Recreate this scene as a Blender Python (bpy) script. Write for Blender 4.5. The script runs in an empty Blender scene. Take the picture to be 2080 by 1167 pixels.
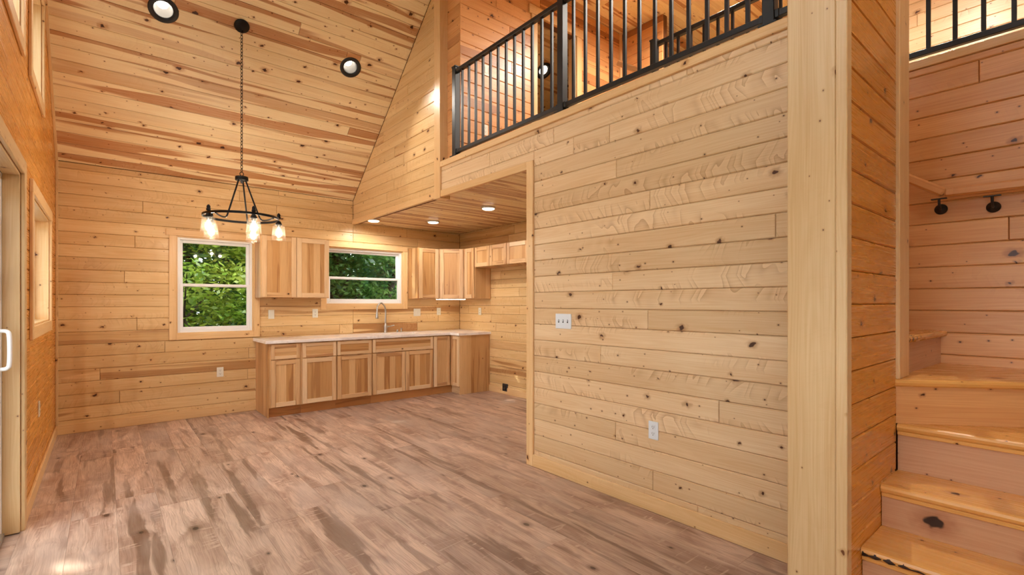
import bpy, bmesh, math, random
from mathutils import Vector, Matrix
import numpy as np

# ------------------------------------------------------------------ camera, sky, sun, exposure
scn = bpy.context.scene
COL = scn.collection
CAM_H, YAW, FPX = 1.3628, 0.6977, 989.2
cam_d = bpy.data.cameras.new('camera')
cam = bpy.data.objects.new('camera', cam_d); COL.objects.link(cam)
cam_d.sensor_fit = 'HORIZONTAL'; cam_d.sensor_width = 36.0
cam_d.lens = FPX / 2080.0 * 36.0
cam_d.shift_y = (613.7 - 583.5) / 2080.0
cam_d.clip_start = 0.05; cam_d.clip_end = 200
cam.location = (0, 0, CAM_H); cam.rotation_euler = (math.pi / 2, 0, -YAW)
scn.camera = cam

SKY = 5.2
SUN = 12.0
LAMP = 2.2
w = bpy.data.worlds.new('world'); scn.world = w; w.use_nodes = True
bg = w.node_tree.nodes['Background']
bg.inputs[0].default_value = (0.90, 0.95, 1.0, 1); bg.inputs[1].default_value = SKY
sd = bpy.data.lights.new('sun', 'SUN'); sd.energy = SUN; sd.angle = 0.012; sd.color = (1.0, 0.93, 0.80)
so = bpy.data.objects.new('sun', sd); COL.objects.link(so)
so.rotation_euler = Vector((0.50, -0.58, -0.64)).to_track_quat('-Z', 'Y').to_euler()
so.location = (-4, 10, 12)
vs = scn.view_settings
vs.view_transform = 'Standard'; vs.look = 'None'; vs.exposure = 0.22; vs.gamma = 1.0; vs.use_curve_mapping = False
try:
    scn.cycles.max_bounces = 7; scn.cycles.diffuse_bounces = 4; scn.cycles.glossy_bounces = 2
    scn.cycles.transparent_max_bounces = 16; scn.cycles.sample_clamp_indirect = 6.0
    scn.cycles.use_denoising = True
    scn.cycles.use_adaptive_sampling = True; scn.cycles.adaptive_threshold = 0.16; scn.cycles.adaptive_min_samples = 16
    scn.cycles.caustics_reflective = False; scn.cycles.caustics_refractive = False
except Exception:
    pass

# ------------------------------------------------------------------ helpers
R = random.Random(7)
WM = {}
def tag(o, label=None, cat=None, group=None, kind=None):
    if label: o['label'] = label
    if cat: o['category'] = cat
    if group: o['group'] = group
    if kind: o['kind'] = kind
    return o
def mesh(name, verts, faces, smooth=False):
    me = bpy.data.meshes.new(name); me.from_pydata([tuple(v) for v in verts], [], faces)
    if smooth: me.polygons.foreach_set('use_smooth', [True] * len(me.polygons))
    me.update(); return me
def add(name, me, mat, M=None, parent=None):
    o = bpy.data.objects.new(name, me); COL.objects.link(o)
    M = M or Matrix.Identity(4)
    if mat is not None and me is not None and len(me.materials) == 0: me.materials.append(mat)
    if parent is not None:
        o.parent = parent; o.matrix_parent_inverse = WM[parent.name].inverted()
    o.matrix_basis = M; WM[o.name] = M.copy()
    return o
def empty(name, loc):
    return add(name, None, None, Matrix.Translation(loc))
def basis(o, x, y, z):
    M = Matrix.Identity(4)
    for i, a in enumerate((x, y, z)):
        for k in range(3): M[k][i] = a[k]
    for k in range(3): M[k][3] = o[k]
    return M
AX = {'X': Vector((1, 0, 0)), 'Y': Vector((0, 1, 0)), 'Z': Vector((0, 0, 1))}
def cbox(L, W, T, ch):
    """chamfered box centred on the origin"""
    a, b, c = L / 2, W / 2, T / 2
    ch = min(ch, a * .45, b * .45, c * .45)
    vs_, idx = [], {}
    for sx in (-1, 1):
        for sy in (-1, 1):
            for sz in (-1, 1):
                for k in range(3):
                    d = [a - ch, b - ch, c - ch]; d[k] += ch
                    idx[(sx, sy, sz, k)] = len(vs_); vs_.append((sx * d[0], sy * d[1], sz * d[2]))
    f = []
    S = (-1, 1)
    for s in S:
        q = [(1, 1), (-1, 1), (-1, -1), (1, -1)]
        f.append([idx[(s, y, z, 0)] for y, z in (q if s < 0 else q[::-1])][::1])
        f.append([idx[(x, s, z, 1)] for x, z in (q if s > 0 else q[::-1])])
        f.append([idx[(x, y, s, 2)] for x, y in (q if s < 0 else q[::-1])])
    for s in S:
        for t in S:
            f.append([idx[(-1, s, t, 1)], idx[(1, s, t, 1)], idx[(1, s, t, 2)], idx[(-1, s, t, 2)]])
            f.append([idx[(s, -1, t, 0)], idx[(s, 1, t, 0)], idx[(s, 1, t, 2)], idx[(s, -1, t, 2)]])
            f.append([idx[(s, t, -1, 0)], idx[(s, t, 1, 0)], idx[(s, t, 1, 1)], idx[(s, t, -1, 1)]])
            for u in S: f.append([idx[(s, t, u, 0)], idx[(s, t, u, 1)], idx[(s, t, u, 2)]])
    me = mesh('box', vs_, f)
    bm = bmesh.new(); bm.from_mesh(me); bmesh.ops.recalc_face_normals(bm, faces=bm.faces); bm.to_mesh(me); bm.free()
    return me
def bx(name, lo, hi, mat, parent=None, ch=0.002, grain=None):
    lo = Vector(lo); hi = Vector(hi); d = hi - lo; c = (lo + hi) / 2
    if grain is None: grain = 'XYZ'[max(range(3), key=lambda i: d[i])]
    g = 'XYZ'.index(grain); rest = [i for i in range(3) if i != g]
    rest.sort(key=lambda i: -d[i])
    x = AX['XYZ'[g]]; y = AX['XYZ'[rest[0]]]; z = x.cross(y)
    return add(name, cbox(d[g], d[rest[0]], d[rest[1]], ch), mat, basis(c, x, y, z), parent)
class Fr:
    """a plane in the room: O + u U + v V + n N"""
    def __init__(s, O, U, V, N):
        s.O = Vector(O); s.U = Vector(U).normalized(); s.V = Vector(V).normalized(); s.N = Vector(N).normalized()
        s.sg = 1 if s.U.cross(s.V).dot(s.N) > 0 else -1
    def p(s, u, v, n=0): return s.O + s.U * u + s.V * v + s.N * n
    def M(s, u, v, n=0): return basis(s.p(u, v, n), s.U, s.V * s.sg, s.N)
def fbox(name, F, u0, u1, v0, v1, n0, n1, mat, parent=None, ch=.002, grain='u'):
    c = F.p((u0 + u1) / 2, (v0 + v1) / 2, (n0 + n1) / 2)
    if grain == 'u': x, y, L, W_ = F.U, F.V, u1 - u0, v1 - v0
    else: x, y, L, W_ = F.V, F.U, v1 - v0, u1 - u0
    z = x.cross(y)
    return add(name, cbox(L, W_, n1 - n0, ch), mat, basis(c, x, y, z), parent)
def clip(P, a, b, c):
    out = []
    for i in range(len(P)):
        p, q = P[i], P[(i + 1) % len(P)]
        dp, dq = a * p[0] + b * p[1] - c, a * q[0] + b * q[1] - c
        if dp <= 0: out.append(p)
        if dp * dq < 0:
            t = dp / (dp - dq); out.append((p[0] + t * (q[0] - p[0]), p[1] + t * (q[1] - p[1])))
    return out
def area(P): return .5 * sum(P[i][0] * P[(i + 1) % len(P)][1] - P[(i + 1) % len(P)][0] * P[i][1] for i in range(len(P)))
def inset(P, fn):
    n = len(P); L = []
    for i in range(n):
        (x0, y0), (x1, y1) = P[i], P[(i + 1) % n]
        dx, dy = x1 - x0, y1 - y0; l = math.hypot(dx, dy); nx, ny = -dy / l, dx / l
        L.append((nx, ny, nx * x0 + ny * y0 + fn(dx / l, dy / l)))
    out = []
    for i in range(n):
        a1, b1, c1 = L[i - 1]; a2, b2, c2 = L[i]; D = a1 * b2 - a2 * b1
        if abs(D) < 1e-6: out.append(P[i]); continue
        out.append(((c1 * b2 - c2 * b1) / D, (a1 * c2 - a2 * c1) / D))
    return out
def dedupe(P):
    o = []
    for p in P:
        if not o or math.hypot(p[0] - o[-1][0], p[1] - o[-1][1]) > 1e-4: o.append(p)
    if len(o) > 1 and math.hypot(o[0][0] - o[-1][0], o[0][1] - o[-1][1]) < 1e-4: o.pop()
    return o
def plank(F, P, mat, parent, thick=.018, ch=.0055, ech=.003, name='plank', gap=.0009):
    P = dedupe(P)
    if len(P) < 3: return
    us = [p[0] for p in P]; vs_ = [p[1] for p in P]
    if max(us) - min(us) < .012 or max(vs_) - min(vs_) < .008: return
    uc, vc = (min(us) + max(us)) / 2, (min(vs_) + max(vs_)) / 2
    Q = [(p[0] - uc, (p[1] - vc) * F.sg) for p in P]
    if area(Q) < 0: Q = Q[::-1]
    if area(Q) < 2e-4: return
    A = inset(Q, lambda dx, dy: gap)
    hh = max(vs_) - min(vs_)
    c1 = min(ch, hh * .2)
    B_ = inset(Q, lambda dx, dy: gap + (c1 if abs(dx) > .3 else ech))
    n = len(Q)
    v = [(x, y, 0) for x, y in B_] + [(x, y, -c1) for x, y in A] + [(x, y, -thick) for x, y in A]
    f = [list(range(n))]
    for i in range(n):
        j = (i + 1) % n
        f.append([n + i, n + j, j, i]); f.append([2 * n + i, 2 * n + j, n + j, n + i])
    return add(name, mesh('plank', v, f), mat, F.M(uc, vc), parent)
def planks(parent, F, u0, u1, v0, v1, mat, pitch=.131, base=.004, holes=(), clips=(), seams=(), lens=(1.1, 2.6), seed=1, thick=.018, ch=.0055, name='plank'):
    """tongue-and-groove boards over a rectangle, cut around holes; seams = (u, v) joints seen in the place"""
    rg = random.Random(seed)
    k = math.floor((v0 - base) / pitch)
    while base + k * pitch < v1 - 1e-6:
        a, b = max(v0, base + k * pitch), min(v1, base + (k + 1) * pitch); k += 1
        if b - a < .01: continue
        br = {u0, u1}
        for h in holes:
            if h[2] < b - .002 and h[3] > a + .002:
                br |= {min(max(h[0], u0), u1), min(max(h[1], u0), u1)}
        br = sorted(br); segs = []
        for s, e in zip(br, br[1:]):
            if e - s < .004: continue
            m = (s + e) / 2; lo, hi = a, b
            for h in holes:
                if h[0] < m < h[1] and h[2] < b - .002 and h[3] > a + .002:
                    if h[2] <= a + .002 and h[3] >= b - .002: lo, hi = 0, 0
                    elif h[2] > a + .002: hi = min(hi, h[2])
                    else: lo = max(lo, h[3])
            if hi - lo < .006: continue
            if segs and abs(segs[-1][1] - s) < 1e-6 and segs[-1][2:] == [lo, hi]: segs[-1][1] = e
            else: segs.append([s, e, lo, hi])
        fixed = [u for u, v in seams if a <= v < b]
        for s, e, lo, hi in segs:
            cuts = [u for u in fixed if s + .05 < u < e - .05]
            if not fixed:
                x = s + rg.uniform(.25, 1.0) * rg.uniform(*lens)
                while x < e - .25:
                    cuts.append(x); x += rg.uniform(*lens)
            cs = [s] + sorted(cuts) + [e]
            for p, q in zip(cs, cs[1:]):
                P = [(p, lo), (q, lo), (q, hi), (p, hi)]
                for c in clips:
                    if P: P = clip(P, *c)
                if len(P) >= 3: plank(F, P, mat, parent, thick, ch, name=name)
def slab(name, F, outline, holes, mat, n0, n1, parent=None):
    us = sorted({p[0] for p in outline} | {h[i] for h in holes for i in (0, 1)})
    vs_ = sorted({p[1] for p in outline} | {h[i] for h in holes for i in (2, 3)})
    if area(outline) < 0: outline = outline[::-1]
    V_, Fc = [], []
    for a, b in zip(us, us[1:]):
        for c, d in zip(vs_, vs_[1:]):
            m = ((a + b) / 2, (c + d) / 2)
            if any(h[0] < m[0] < h[1] and h[2] < m[1] < h[3] for h in holes): continue
            P = [(a, c), (b, c), (b, d), (a, d)]
            for i in range(len(outline)):
                (x0, y0), (x1, y1) = outline[i], outline[(i + 1) % len(outline)]
                if P: P = clip(P, (y1 - y0), -(x1 - x0), (y1 - y0) * x0 - (x1 - x0) * y0)
            P = dedupe(P)
            if len(P) < 3 or abs(area(P)) < 1e-6: continue
            n = len(P); k = len(V_)
            V_ += [F.p(u, v, n0) for u, v in P] + [F.p(u, v, n1) for u, v in P]
            up = list(range(n)); dn = list(range(n, 2 * n))
            Fc.append([k + i for i in up[::-1]]); Fc.append([k + i for i in dn])
            for i in range(n): j = (i + 1) % n; Fc.append([k + i, k + j, k + n + j, k + n + i])
    me = mesh(name, V_, Fc)
    bm = bmesh.new(); bm.from_mesh(me); bmesh.ops.remove_doubles(bm, verts=bm.verts, dist=1e-5)
    bmesh.ops.recalc_face_normals(bm, faces=bm.faces); bm.to_mesh(me); bm.free()
    return add(name, me, mat, None, parent)
def lathe(name, prof, mat, M, parent=None, seg=28, smooth=True):
    v, f = [], []
    for r, z in prof:
        for k in range(seg):
            a = 2 * math.pi * k / seg; v.append((r * math.cos(a), r * math.sin(a), z))
    for i in range(len(prof) - 1):
        for k in range(seg):
            j = (k + 1) % seg; f.append([i * seg + k, i * seg + j, (i + 1) * seg + j, (i + 1) * seg + k])
    if prof[0][0] > 1e-6: f.append([k for k in range(seg)][::-1])
    if prof[-1][0] > 1e-6: f.append([(len(prof) - 1) * seg + k for k in range(seg)])
    me = mesh(name, v, f, False)
    bm = bmesh.new(); bm.from_mesh(me); bmesh.ops.remove_doubles(bm, verts=bm.verts, dist=1e-6)
    bmesh.ops.recalc_face_normals(bm, faces=bm.faces); bm.to_mesh(me); bm.free()
    if smooth:
        me.polygons.foreach_set('use_smooth', [len(p.vertices) <= 4 for p in me.polygons])
    return add(name, me, mat, M, parent) if mat is not None else me
def shell(name, prof, mat, M, parent=None, seg=28):
    """open lathe (no caps)"""
    v, f = [], []
    for r, z in prof:
        for k in range(seg):
            a = 2 * math.pi * k / seg; v.append((r * math.cos(a), r * math.sin(a), z))
    for i in range(len(prof) - 1):
        for k in range(seg):
            j = (k + 1) % seg; f.append([i * seg + k, i * seg + j, (i + 1) * seg + j, (i + 1) * seg + k])
    return add(name, mesh(name, v, f, True), mat, M, parent)
def tube_mesh(name, pts, r, seg=10, closed=False, cap=True):
    pts = [Vector(p) for p in pts]; n = len(pts); v, f = [], []
    rr = r if isinstance(r, (list, tuple)) else [r] * n
    up = None
    for i, p in enumerate(pts):
        a = pts[i - 1] if (i or closed) else p; b = pts[(i + 1) % n] if (i < n - 1 or closed) else p
        t = (b - a).normalized()
        if up is None:
            up = Vector((0, 0, 1)) if abs(t.z) < .9 else Vector((1, 0, 0))
        up = (up - t * up.dot(t)).normalized(); s = t.cross(up)
        for k in range(seg):
            c = 2 * math.pi * k / seg; v.append(p + (up * math.cos(c) + s * math.sin(c)) * rr[i])
    for i in range(n if closed else n - 1):
        j = (i + 1) % n
        for k in range(seg):
            m = (k + 1) % seg; f.append([i * seg + k, i * seg + m, j * seg + m, j * seg + k])
    if cap and not closed: f += [list(range(seg))[::-1], [(n - 1) * seg + k for k in range(seg)]]
    me = mesh(name, v, f, True)
    return me
def tube(name, pts, r, mat, parent=None, seg=10, closed=False):
    return add(name, tube_mesh(name, pts, r, seg, closed), mat, None, parent)
def bez(pts, n=8):
    """Catmull-Rom through points"""
    P = [Vector(p) for p in pts]; P = [P[0] * 2 - P[1]] + P + [P[-1] * 2 - P[-2]]; out = []
    for i in range(1, len(P) - 2):
        for k in range(n):
            t = k / n; a, b, c, d = P[i - 1:i + 3]
            out.append(.5 * ((2 * b) + (c - a) * t + (2 * a - 5 * b + 4 * c - d) * t * t + (3 * b - a - 3 * c + d) * t ** 3))
    out.append(P[-2]); return out

# ------------------------------------------------------------------ materials
def lin(c): return tuple(((x / 255) / 12.92 if x / 255 <= .04045 else ((x / 255 + .055) / 1.055) ** 2.4) for x in c) + (1,)
class G:
    def __init__(s, name):
        s.m = bpy.data.materials.new(name); s.m.use_nodes = True; s.t = s.m.node_tree; s.N = s.t.nodes; s.L = s.t.links
        s.b = s.N['Principled BSDF']; s.out = s.N['Material Output']
    def set(s, sock, v):
        if isinstance(v, bpy.types.NodeSocket): s.L.new(v, sock)
        else: sock.default_value = v
    def n(s, t): return s.N.new(t)
    def ma(s, op, a, b=0.0, c=0.0, cl=False):
        n = s.n('ShaderNodeMath'); n.operation = op; n.use_clamp = cl
        s.set(n.inputs[0], a); s.set(n.inputs[1], b); s.set(n.inputs[2], c); return n.outputs[0]
    def ss(s, x, a, b):
        n = s.n('ShaderNodeMapRange'); n.interpolation_type = 'SMOOTHSTEP'
        s.set(n.inputs[0], x); n.inputs[1].default_value = a; n.inputs[2].default_value = b; n.inputs[3].default_value = 0; n.inputs[4].default_value = 1
        return n.outputs[0]
    def mix(s, f, a, b, mode='MIX'):
        n = s.n('ShaderNodeMix'); n.data_type = 'RGBA'; n.blend_type = mode
        s.set(n.inputs[0], f); s.set(n.inputs[6], a); s.set(n.inputs[7], b); return n.outputs[2]
    def vec(s, x, y, z=0.0):
        n = s.n('ShaderNodeCombineXYZ'); s.set(n.inputs[0], x); s.set(n.inputs[1], y); s.set(n.inputs[2], z); return n.outputs[0]
    def noise(s, v, scale=1.0, detail=2.0, rough=.5, dist=0.0, dim='2D'):
        n = s.n('ShaderNodeTexNoise'); n.noise_dimensions = dim; s.L.new(v, n.inputs['Vector']); n.inputs['Scale'].default_value = scale
        n.inputs['Detail'].default_value = detail; n.inputs['Roughness'].default_value = rough; n.inputs['Distortion'].default_value = dist
        return n.outputs[0]
    def coords(s):
        tc = s.n('ShaderNodeTexCoord'); sp = s.n('ShaderNodeSeparateXYZ'); s.L.new(tc.outputs['Object'], sp.inputs[0])
        oi = s.n('ShaderNodeObjectInfo'); rnd = oi.outputs['Random']
        wn = s.n('ShaderNodeTexWhiteNoise'); wn.noise_dimensions = '1D'; s.L.new(rnd, wn.inputs['W'])
        ox = s.ma('MULTIPLY_ADD', rnd, 53.1, sp.outputs[0])
        yy = s.ma('MULTIPLY_ADD', sp.outputs[2], .93, sp.outputs[1])
        oy = s.ma('MULTIPLY_ADD', wn.outputs[0], 31.7, yy)
        return ox, oy, rnd, wn.outputs[0], yy
def knots(g, ox, oy, cell, rmin, rvar, dens, asp=.8):
    vo = g.n('ShaderNodeTexVoronoi'); vo.voronoi_dimensions = '2D'; vo.feature = 'F1'
    vo.inputs['Scale'].default_value = 1.0; vo.inputs['Randomness'].default_value = 1.0
    g.L.new(g.vec(g.ma('MULTIPLY', ox, asp / cell), g.ma('MULTIPLY', oy, 1 / cell)), vo.inputs['Vector'])
    sp = g.n('ShaderNodeSeparateColor'); g.L.new(vo.outputs['Color'], sp.inputs[0])
    on = g.ma('LESS_THAN', sp.outputs[0], dens)
    r = g.ma('MULTIPLY_ADD', g.ma('POWER', sp.outputs[1], 2.0), rvar, rmin)
    d = g.ma('DIVIDE', g.ma('MULTIPLY', vo.outputs['Distance'], cell), r)
    return g.ma('MULTIPLY', on, g.ma('SUBTRACT', 1, g.ss(d, .7, 1.1))), g.ma('MULTIPLY', on, g.ma('SUBTRACT', 1, g.ss(d, .8, 3.0)))
def pine(name, light, mid, dark=(150, 88, 44), streak=.3, fig=.5, kd=.42, kbig=1.0, var=.16, rough=.34, knot=(74, 38, 18), spec=.45):
    g = G(name); ox, oy, rnd, rn2, yy = g.coords()
    lo = g.noise(g.vec(g.ma('MULTIPLY', ox, 1.3), g.ma('MULTIPLY', oy, 4.0)), 1, 1)
    wob = g.noise(g.vec(g.ma('MULTIPLY', ox, 45), g.ma('MULTIPLY', oy, 45)), 1, 0)
    k1, h1 = knots(g, g.ma('MULTIPLY_ADD', wob, .022, ox), g.ma('MULTIPLY_ADD', wob, .016, oy), .19, .0055, .012 * kbig, kd, .72)
    k2, h2 = knots(g, g.ma('ADD', ox, 7.7), g.ma('ADD', oy, 3.1), .085, .0022, .003, kd * .75)
    oyw = g.ma('ADD', g.ma('MULTIPLY_ADD', lo, .03, oy), g.ma('MULTIPLY', h1, .008))
    gr = g.noise(g.vec(g.ma('MULTIPLY', ox, 2.2), g.ma('MULTIPLY', oyw, 150)), 1, 2, .6)
    ca = g.noise(g.vec(g.ma('MULTIPLY', ox, .55), g.ma('MULTIPLY', oyw, 10)), 1, 1, .5)
    rings = g.ma('MULTIPLY_ADD', g.ma('SINE', g.ma('MULTIPLY', ca, 75)), .5, .5)
    gf = g.ma('ADD', g.ma('MULTIPLY', g.ss(gr, .3, .75), .45), g.ma('ADD', g.ma('MULTIPLY', rings, .22), g.ma('MULTIPLY', g.ss(ca, .3, .75), .38)), cl=True)
    col = g.mix(gf, lin(light), lin(mid))
    # heartwood bands that run along the board
    st = g.noise(g.vec(g.ma('MULTIPLY', ox, .40), g.ma('MULTIPLY', oyw, 10)), 1, 1.5, .5, .3)
    pick = g.ss(rn2, .78 - .70 * streak, 1.02 - .55 * streak)
    stm = g.ma('MULTIPLY', g.ss(st, .485, .54), g.ma('MULTIPLY', pick, g.ma('MULTIPLY_ADD', gr, .5, .52)))
    col = g.mix(stm, col, lin(dark))
    # curly figure across the grain
    fm = g.ss(g.noise(g.vec(g.ma('MULTIPLY_ADD', ox, 1.2, 40.0), g.ma('MULTIPLY', oy, 6)), 1, 0), .50, .72)
    oxc = g.ma('MULTIPLY_ADD', g.ma('ABSOLUTE', g.ma('MULTIPLY_ADD', rnd, .06, g.ma('SUBTRACT', yy, .03))), .45, ox)
    fn = g.noise(g.vec(g.ma('MULTIPLY_ADD', oxc, 6.0, 90.0), g.ma('MULTIPLY', oy, 1.4)), 1, 1, .5, .25)
    fw = g.ma('FRACT', g.ma('MULTIPLY', fn, 7.0))          # each wave: sharp dark edge fading to light
    rid = g.ma('POWER', fw, 5.0)
    sh = g.ma('POWER', g.ma('SUBTRACT', 1, fw), 3.0)
    figm = g.ma('MULTIPLY', fm, fig)
    col = g.mix(g.ma('MULTIPLY', figm, g.ma('MULTIPLY', rid, .55)), col, lin(dark))
    col = g.mix(g.ma('MULTIPLY', figm, g.ma('MULTIPLY', sh, .45)), col, lin(tuple(min(255, c + 12) for c in light)))
    # knots
    col = g.mix(g.ma('MULTIPLY', h1, .55), col, lin(dark))
    col = g.mix(g.ma('MULTIPLY', h2, .35), col, lin(dark))
    col = g.mix(g.ma('MAXIMUM', k1, g.ma('MULTIPLY', k2, .9)), col, lin(knot))
    # board to board tone
    tone = g.ma('MULTIPLY_ADD', rnd, var, 1 - var * .62)
    col = g.mix(1.0, col, g.vec(tone, g.ma('POWER', tone, 1.25), g.ma('POWER', tone, 1.6)), 'MULTIPLY')
    g.set(g.b.inputs['Base Color'], col)
    g.set(g.b.inputs['Roughness'], g.ma('MULTIPLY_ADD', gr, .15, rough - .07))
    g.b.inputs['Specular IOR Level'].default_value = spec
    return g.m
def hickory(name, staves=True, rough=.36, a=(233, 201, 158), b=(205, 158, 106), c=(150, 98, 56)):
    g = G(name); ox, oy, rnd, rn2, yy = g.coords()
    if staves:
        idn = g.ma('FLOOR', g.ma('DIVIDE', g.ma('ADD', yy, 5.0), .082))
        wn = g.n('ShaderNodeTexWhiteNoise'); wn.noise_dimensions = '2D'
        g.L.new(g.vec(idn, g.ma('MULTIPLY', rnd, 91.0)), wn.inputs['Vector']); t = wn.outputs[0]
        ox = g.ma('MULTIPLY_ADD', t, 17.0, ox); oy = g.ma('MULTIPLY_ADD', t, 9.0, oy)
    else: t = rn2
    lo = g.noise(g.vec(g.ma('MULTIPLY', ox, 1.5), g.ma('MULTIPLY', oy, 5)), 1, 2)
    oyw = g.ma('MULTIPLY_ADD', lo, .05, oy)
    gr = g.noise(g.vec(g.ma('MULTIPLY', ox, 3), g.ma('MULTIPLY', oyw, 190)), 1, 3, .6)
    ca = g.noise(g.vec(g.ma('MULTIPLY', ox, .9), g.ma('MULTIPLY', oyw, 16)), 1, 2)
    col = g.mix(g.ss(t, .0, .85), lin(a), lin(b))
    hs = g.ma('MULTIPLY', g.ss(ca, .52, .60), g.ss(t, .25, .8))
    col = g.mix(g.ma('MULTIPLY', hs, .6), col, lin(c))
    col = g.mix(g.ma('MULTIPLY', g.ss(gr, .42, .8), .35), col, lin(c))
    k, h = knots(g, ox, oy, .30, .005, .006, .12)
    col = g.mix(g.ma('MULTIPLY', h, .5), col, lin(c)); col = g.mix(k, col, lin((62, 34, 18)))
    g.set(g.b.inputs['Base Color'], col); g.b.inputs['Roughness'].default_value = rough
    return g.m
def lvp(name):
    g = G(name); ox, oy, rnd, rn2, yy = g.coords()
    lo = g.noise(g.vec(g.ma('MULTIPLY', ox, 2.4), g.ma('MULTIPLY', oy, 8)), 1, 3, .55, .6)
    oyw = g.ma('MULTIPLY_ADD', lo, .05, oy)
    gr = g.noise(g.vec(g.ma('MULTIPLY', ox, 3), g.ma('MULTIPLY', oyw, 140)), 1, 3, .65)
    ca = g.noise(g.vec(g.ma('MULTIPLY', ox, .8), g.ma('MULTIPLY', oyw, 11)), 1, 2.5)
    rings = g.ma('MULTIPLY_ADD', g.ma('SINE', g.ma('MULTIPLY', ca, 85)), .5, .5)
    col = g.mix(g.ss(lo, .3, .72), lin((216, 188, 170)), lin((170, 138, 122)))
    col = g.mix(g.ma('MULTIPLY', g.ss(ca, .53, .64), g.ma('MULTIPLY_ADD', rn2, .55, .25)), col, lin((98, 68, 52)))
    col = g.mix(g.ma('MULTIPLY', g.ss(gr, .40, .75), .40), col, lin((122, 88, 68)))
    col = g.mix(g.ma('MULTIPLY', rings, .14), col, lin((100, 70, 54)))
    cr = g.noise(g.vec(g.ma('MULTIPLY', ox, 26), g.ma('MULTIPLY', oy, 3.5)), 1, 2, .5, 1.2)
    crm = g.ma('MULTIPLY', g.ss(cr, .60, .70), g.ss(lo, .5, .65))
    col = g.mix(g.ma('MULTIPLY', crm, .5), col, lin((222, 198, 180)))
    gy = g.noise(g.vec(g.ma('MULTIPLY_ADD', ox, 1.1, 30.0), g.ma('MULTIPLY', oy, 3)), 1, 2)
    col = g.mix(g.ma('MULTIPLY', g.ss(gy, .48, .7), .45), col, lin((182, 162, 152)))
    k, h = knots(g, ox, oy, .32, .007, .010, .34, .6)
    col = g.mix(g.ma('MULTIPLY', h, .55), col, lin((88, 58, 42))); col = g.mix(g.ma('MULTIPLY', k, .8), col, lin((54, 36, 28)))
    tone = g.ma('MULTIPLY_ADD', rnd, .26, .84)
    col = g.mix(1.0, col, g.vec(tone, tone, tone), 'MULTIPLY')
    g.set(g.b.inputs['Base Color'], col)
    g.set(g.b.inputs['Roughness'], g.ma('MULTIPLY_ADD', gr, .2, .24)); g.b.inputs['Specular IOR Level'].default_value = .45
    return g.m
def plain(name, c, rough=.5, metal=0.0, emit=0.0, ec=None, noise=0.0):
    g = G(name); b = g.b
    if noise:
        tc = g.n('ShaderNodeTexCoord'); nz = g.noise(tc.outputs['Object'], 30, 3, dim='3D')
        g.set(b.inputs['Base Color'], g.mix(g.ma('MULTIPLY', nz, noise), lin(c), lin(tuple(x * .6 for x in c))))
    else: b.inputs['Base Color'].default_value = lin(c)
    b.inputs['Roughness'].default_value = rough; b.inputs['Metallic'].default_value = metal
    if emit:
        b.inputs['Emission Color'].default_value = lin(ec or c); b.inputs['Emission Strength'].default_value = emit
    return g.m
def glass(name, tint=(1, 1, 1), gloss=.08, rough=.02, wavy=False, white=0.0, fres=.2):
    g = G(name); g.N.remove(g.b)
    tr = g.n('ShaderNodeBsdfTransparent'); tr.inputs[0].default_value = tint + (1,)
    gl = g.n('ShaderNodeBsdfGlossy'); gl.inputs['Roughness'].default_value = rough
    mx = g.n('ShaderNodeMixShader')
    lw = g.n('ShaderNodeLayerWeight'); lw.inputs[0].default_value = .25
    if wavy:
        tc = g.n('ShaderNodeTexCoord'); nz = g.noise(tc.outputs['Object'], 55, 2, .5, .6, dim='3D')
        bp = g.n('ShaderNodeBump'); bp.inputs['Strength'].default_value = .7; bp.inputs['Distance'].default_value = .01
        g.L.new(nz, bp.inputs['Height']); g.L.new(bp.outputs[0], gl.inputs['Normal']); g.L.new(bp.outputs[0], lw.inputs['Normal'])
    f = g.ma('MULTIPLY_ADD', lw.outputs['Fresnel'], fres, gloss, cl=True)
    g.L.new(f, mx.inputs[0]); g.L.new(tr.outputs[0], mx.inputs[1]); g.L.new(gl.outputs[0], mx.inputs[2])
    res = mx.outputs[0]
    if white:
        tl = g.n('ShaderNodeBsdfTranslucent'); tl.inputs[0].default_value = (1, .9, .75, 1)
        m2 = g.n('ShaderNodeMixShader'); m2.inputs[0].default_value = white
        g.L.new(res, m2.inputs[1]); g.L.new(tl.outputs[0], m2.inputs[2]); res = m2.outputs[0]
    g.L.new(res, g.out.inputs[0]); return g.m
def leafmat(name, c1, c2):
    g = G(name); g.N.remove(g.b)
    tc = g.n('ShaderNodeTexCoord'); nz = g.noise(tc.outputs['Object'], 1.3, 3, dim='3D')
    wn = g.n('ShaderNodeTexWhiteNoise'); wn.noise_dimensions = '3D'
    sn = g.n('ShaderNodeVectorMath'); sn.operation = 'SNAP'; g.L.new(tc.outputs['Object'], sn.inputs[0]); sn.inputs[1].default_value = (.12, .12, .12)
    g.L.new(sn.outputs[0], wn.inputs['Vector'])
    col = g.mix(g.ma('ADD', g.ma('MULTIPLY', g.ss(nz, .35, .65), .6), g.ma('MULTIPLY', wn.outputs[0], .4)), lin(c1), lin(c2))
    d = g.n('ShaderNodeBsdfDiffuse'); t = g.n('ShaderNodeBsdfTranslucent'); gl = g.n('ShaderNodeBsdfGlossy'); gl.inputs['Roughness'].default_value = .35
    g.L.new(col, d.inputs[0]); g.L.new(col, t.inputs[0])
    m = g.n('ShaderNodeMixShader'); m.inputs[0].default_value = .45; g.L.new(d.outputs[0], m.inputs[1]); g.L.new(t.outputs[0], m.inputs[2])
    m2 = g.n('ShaderNodeMixShader'); m2.inputs[0].default_value = .06; g.L.new(m.outputs[0], m2.inputs[1]); g.L.new(gl.outputs[0], m2.inputs[2])
    g.L.new(m2.outputs[0], g.out.inputs[0]); return g.m
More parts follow.
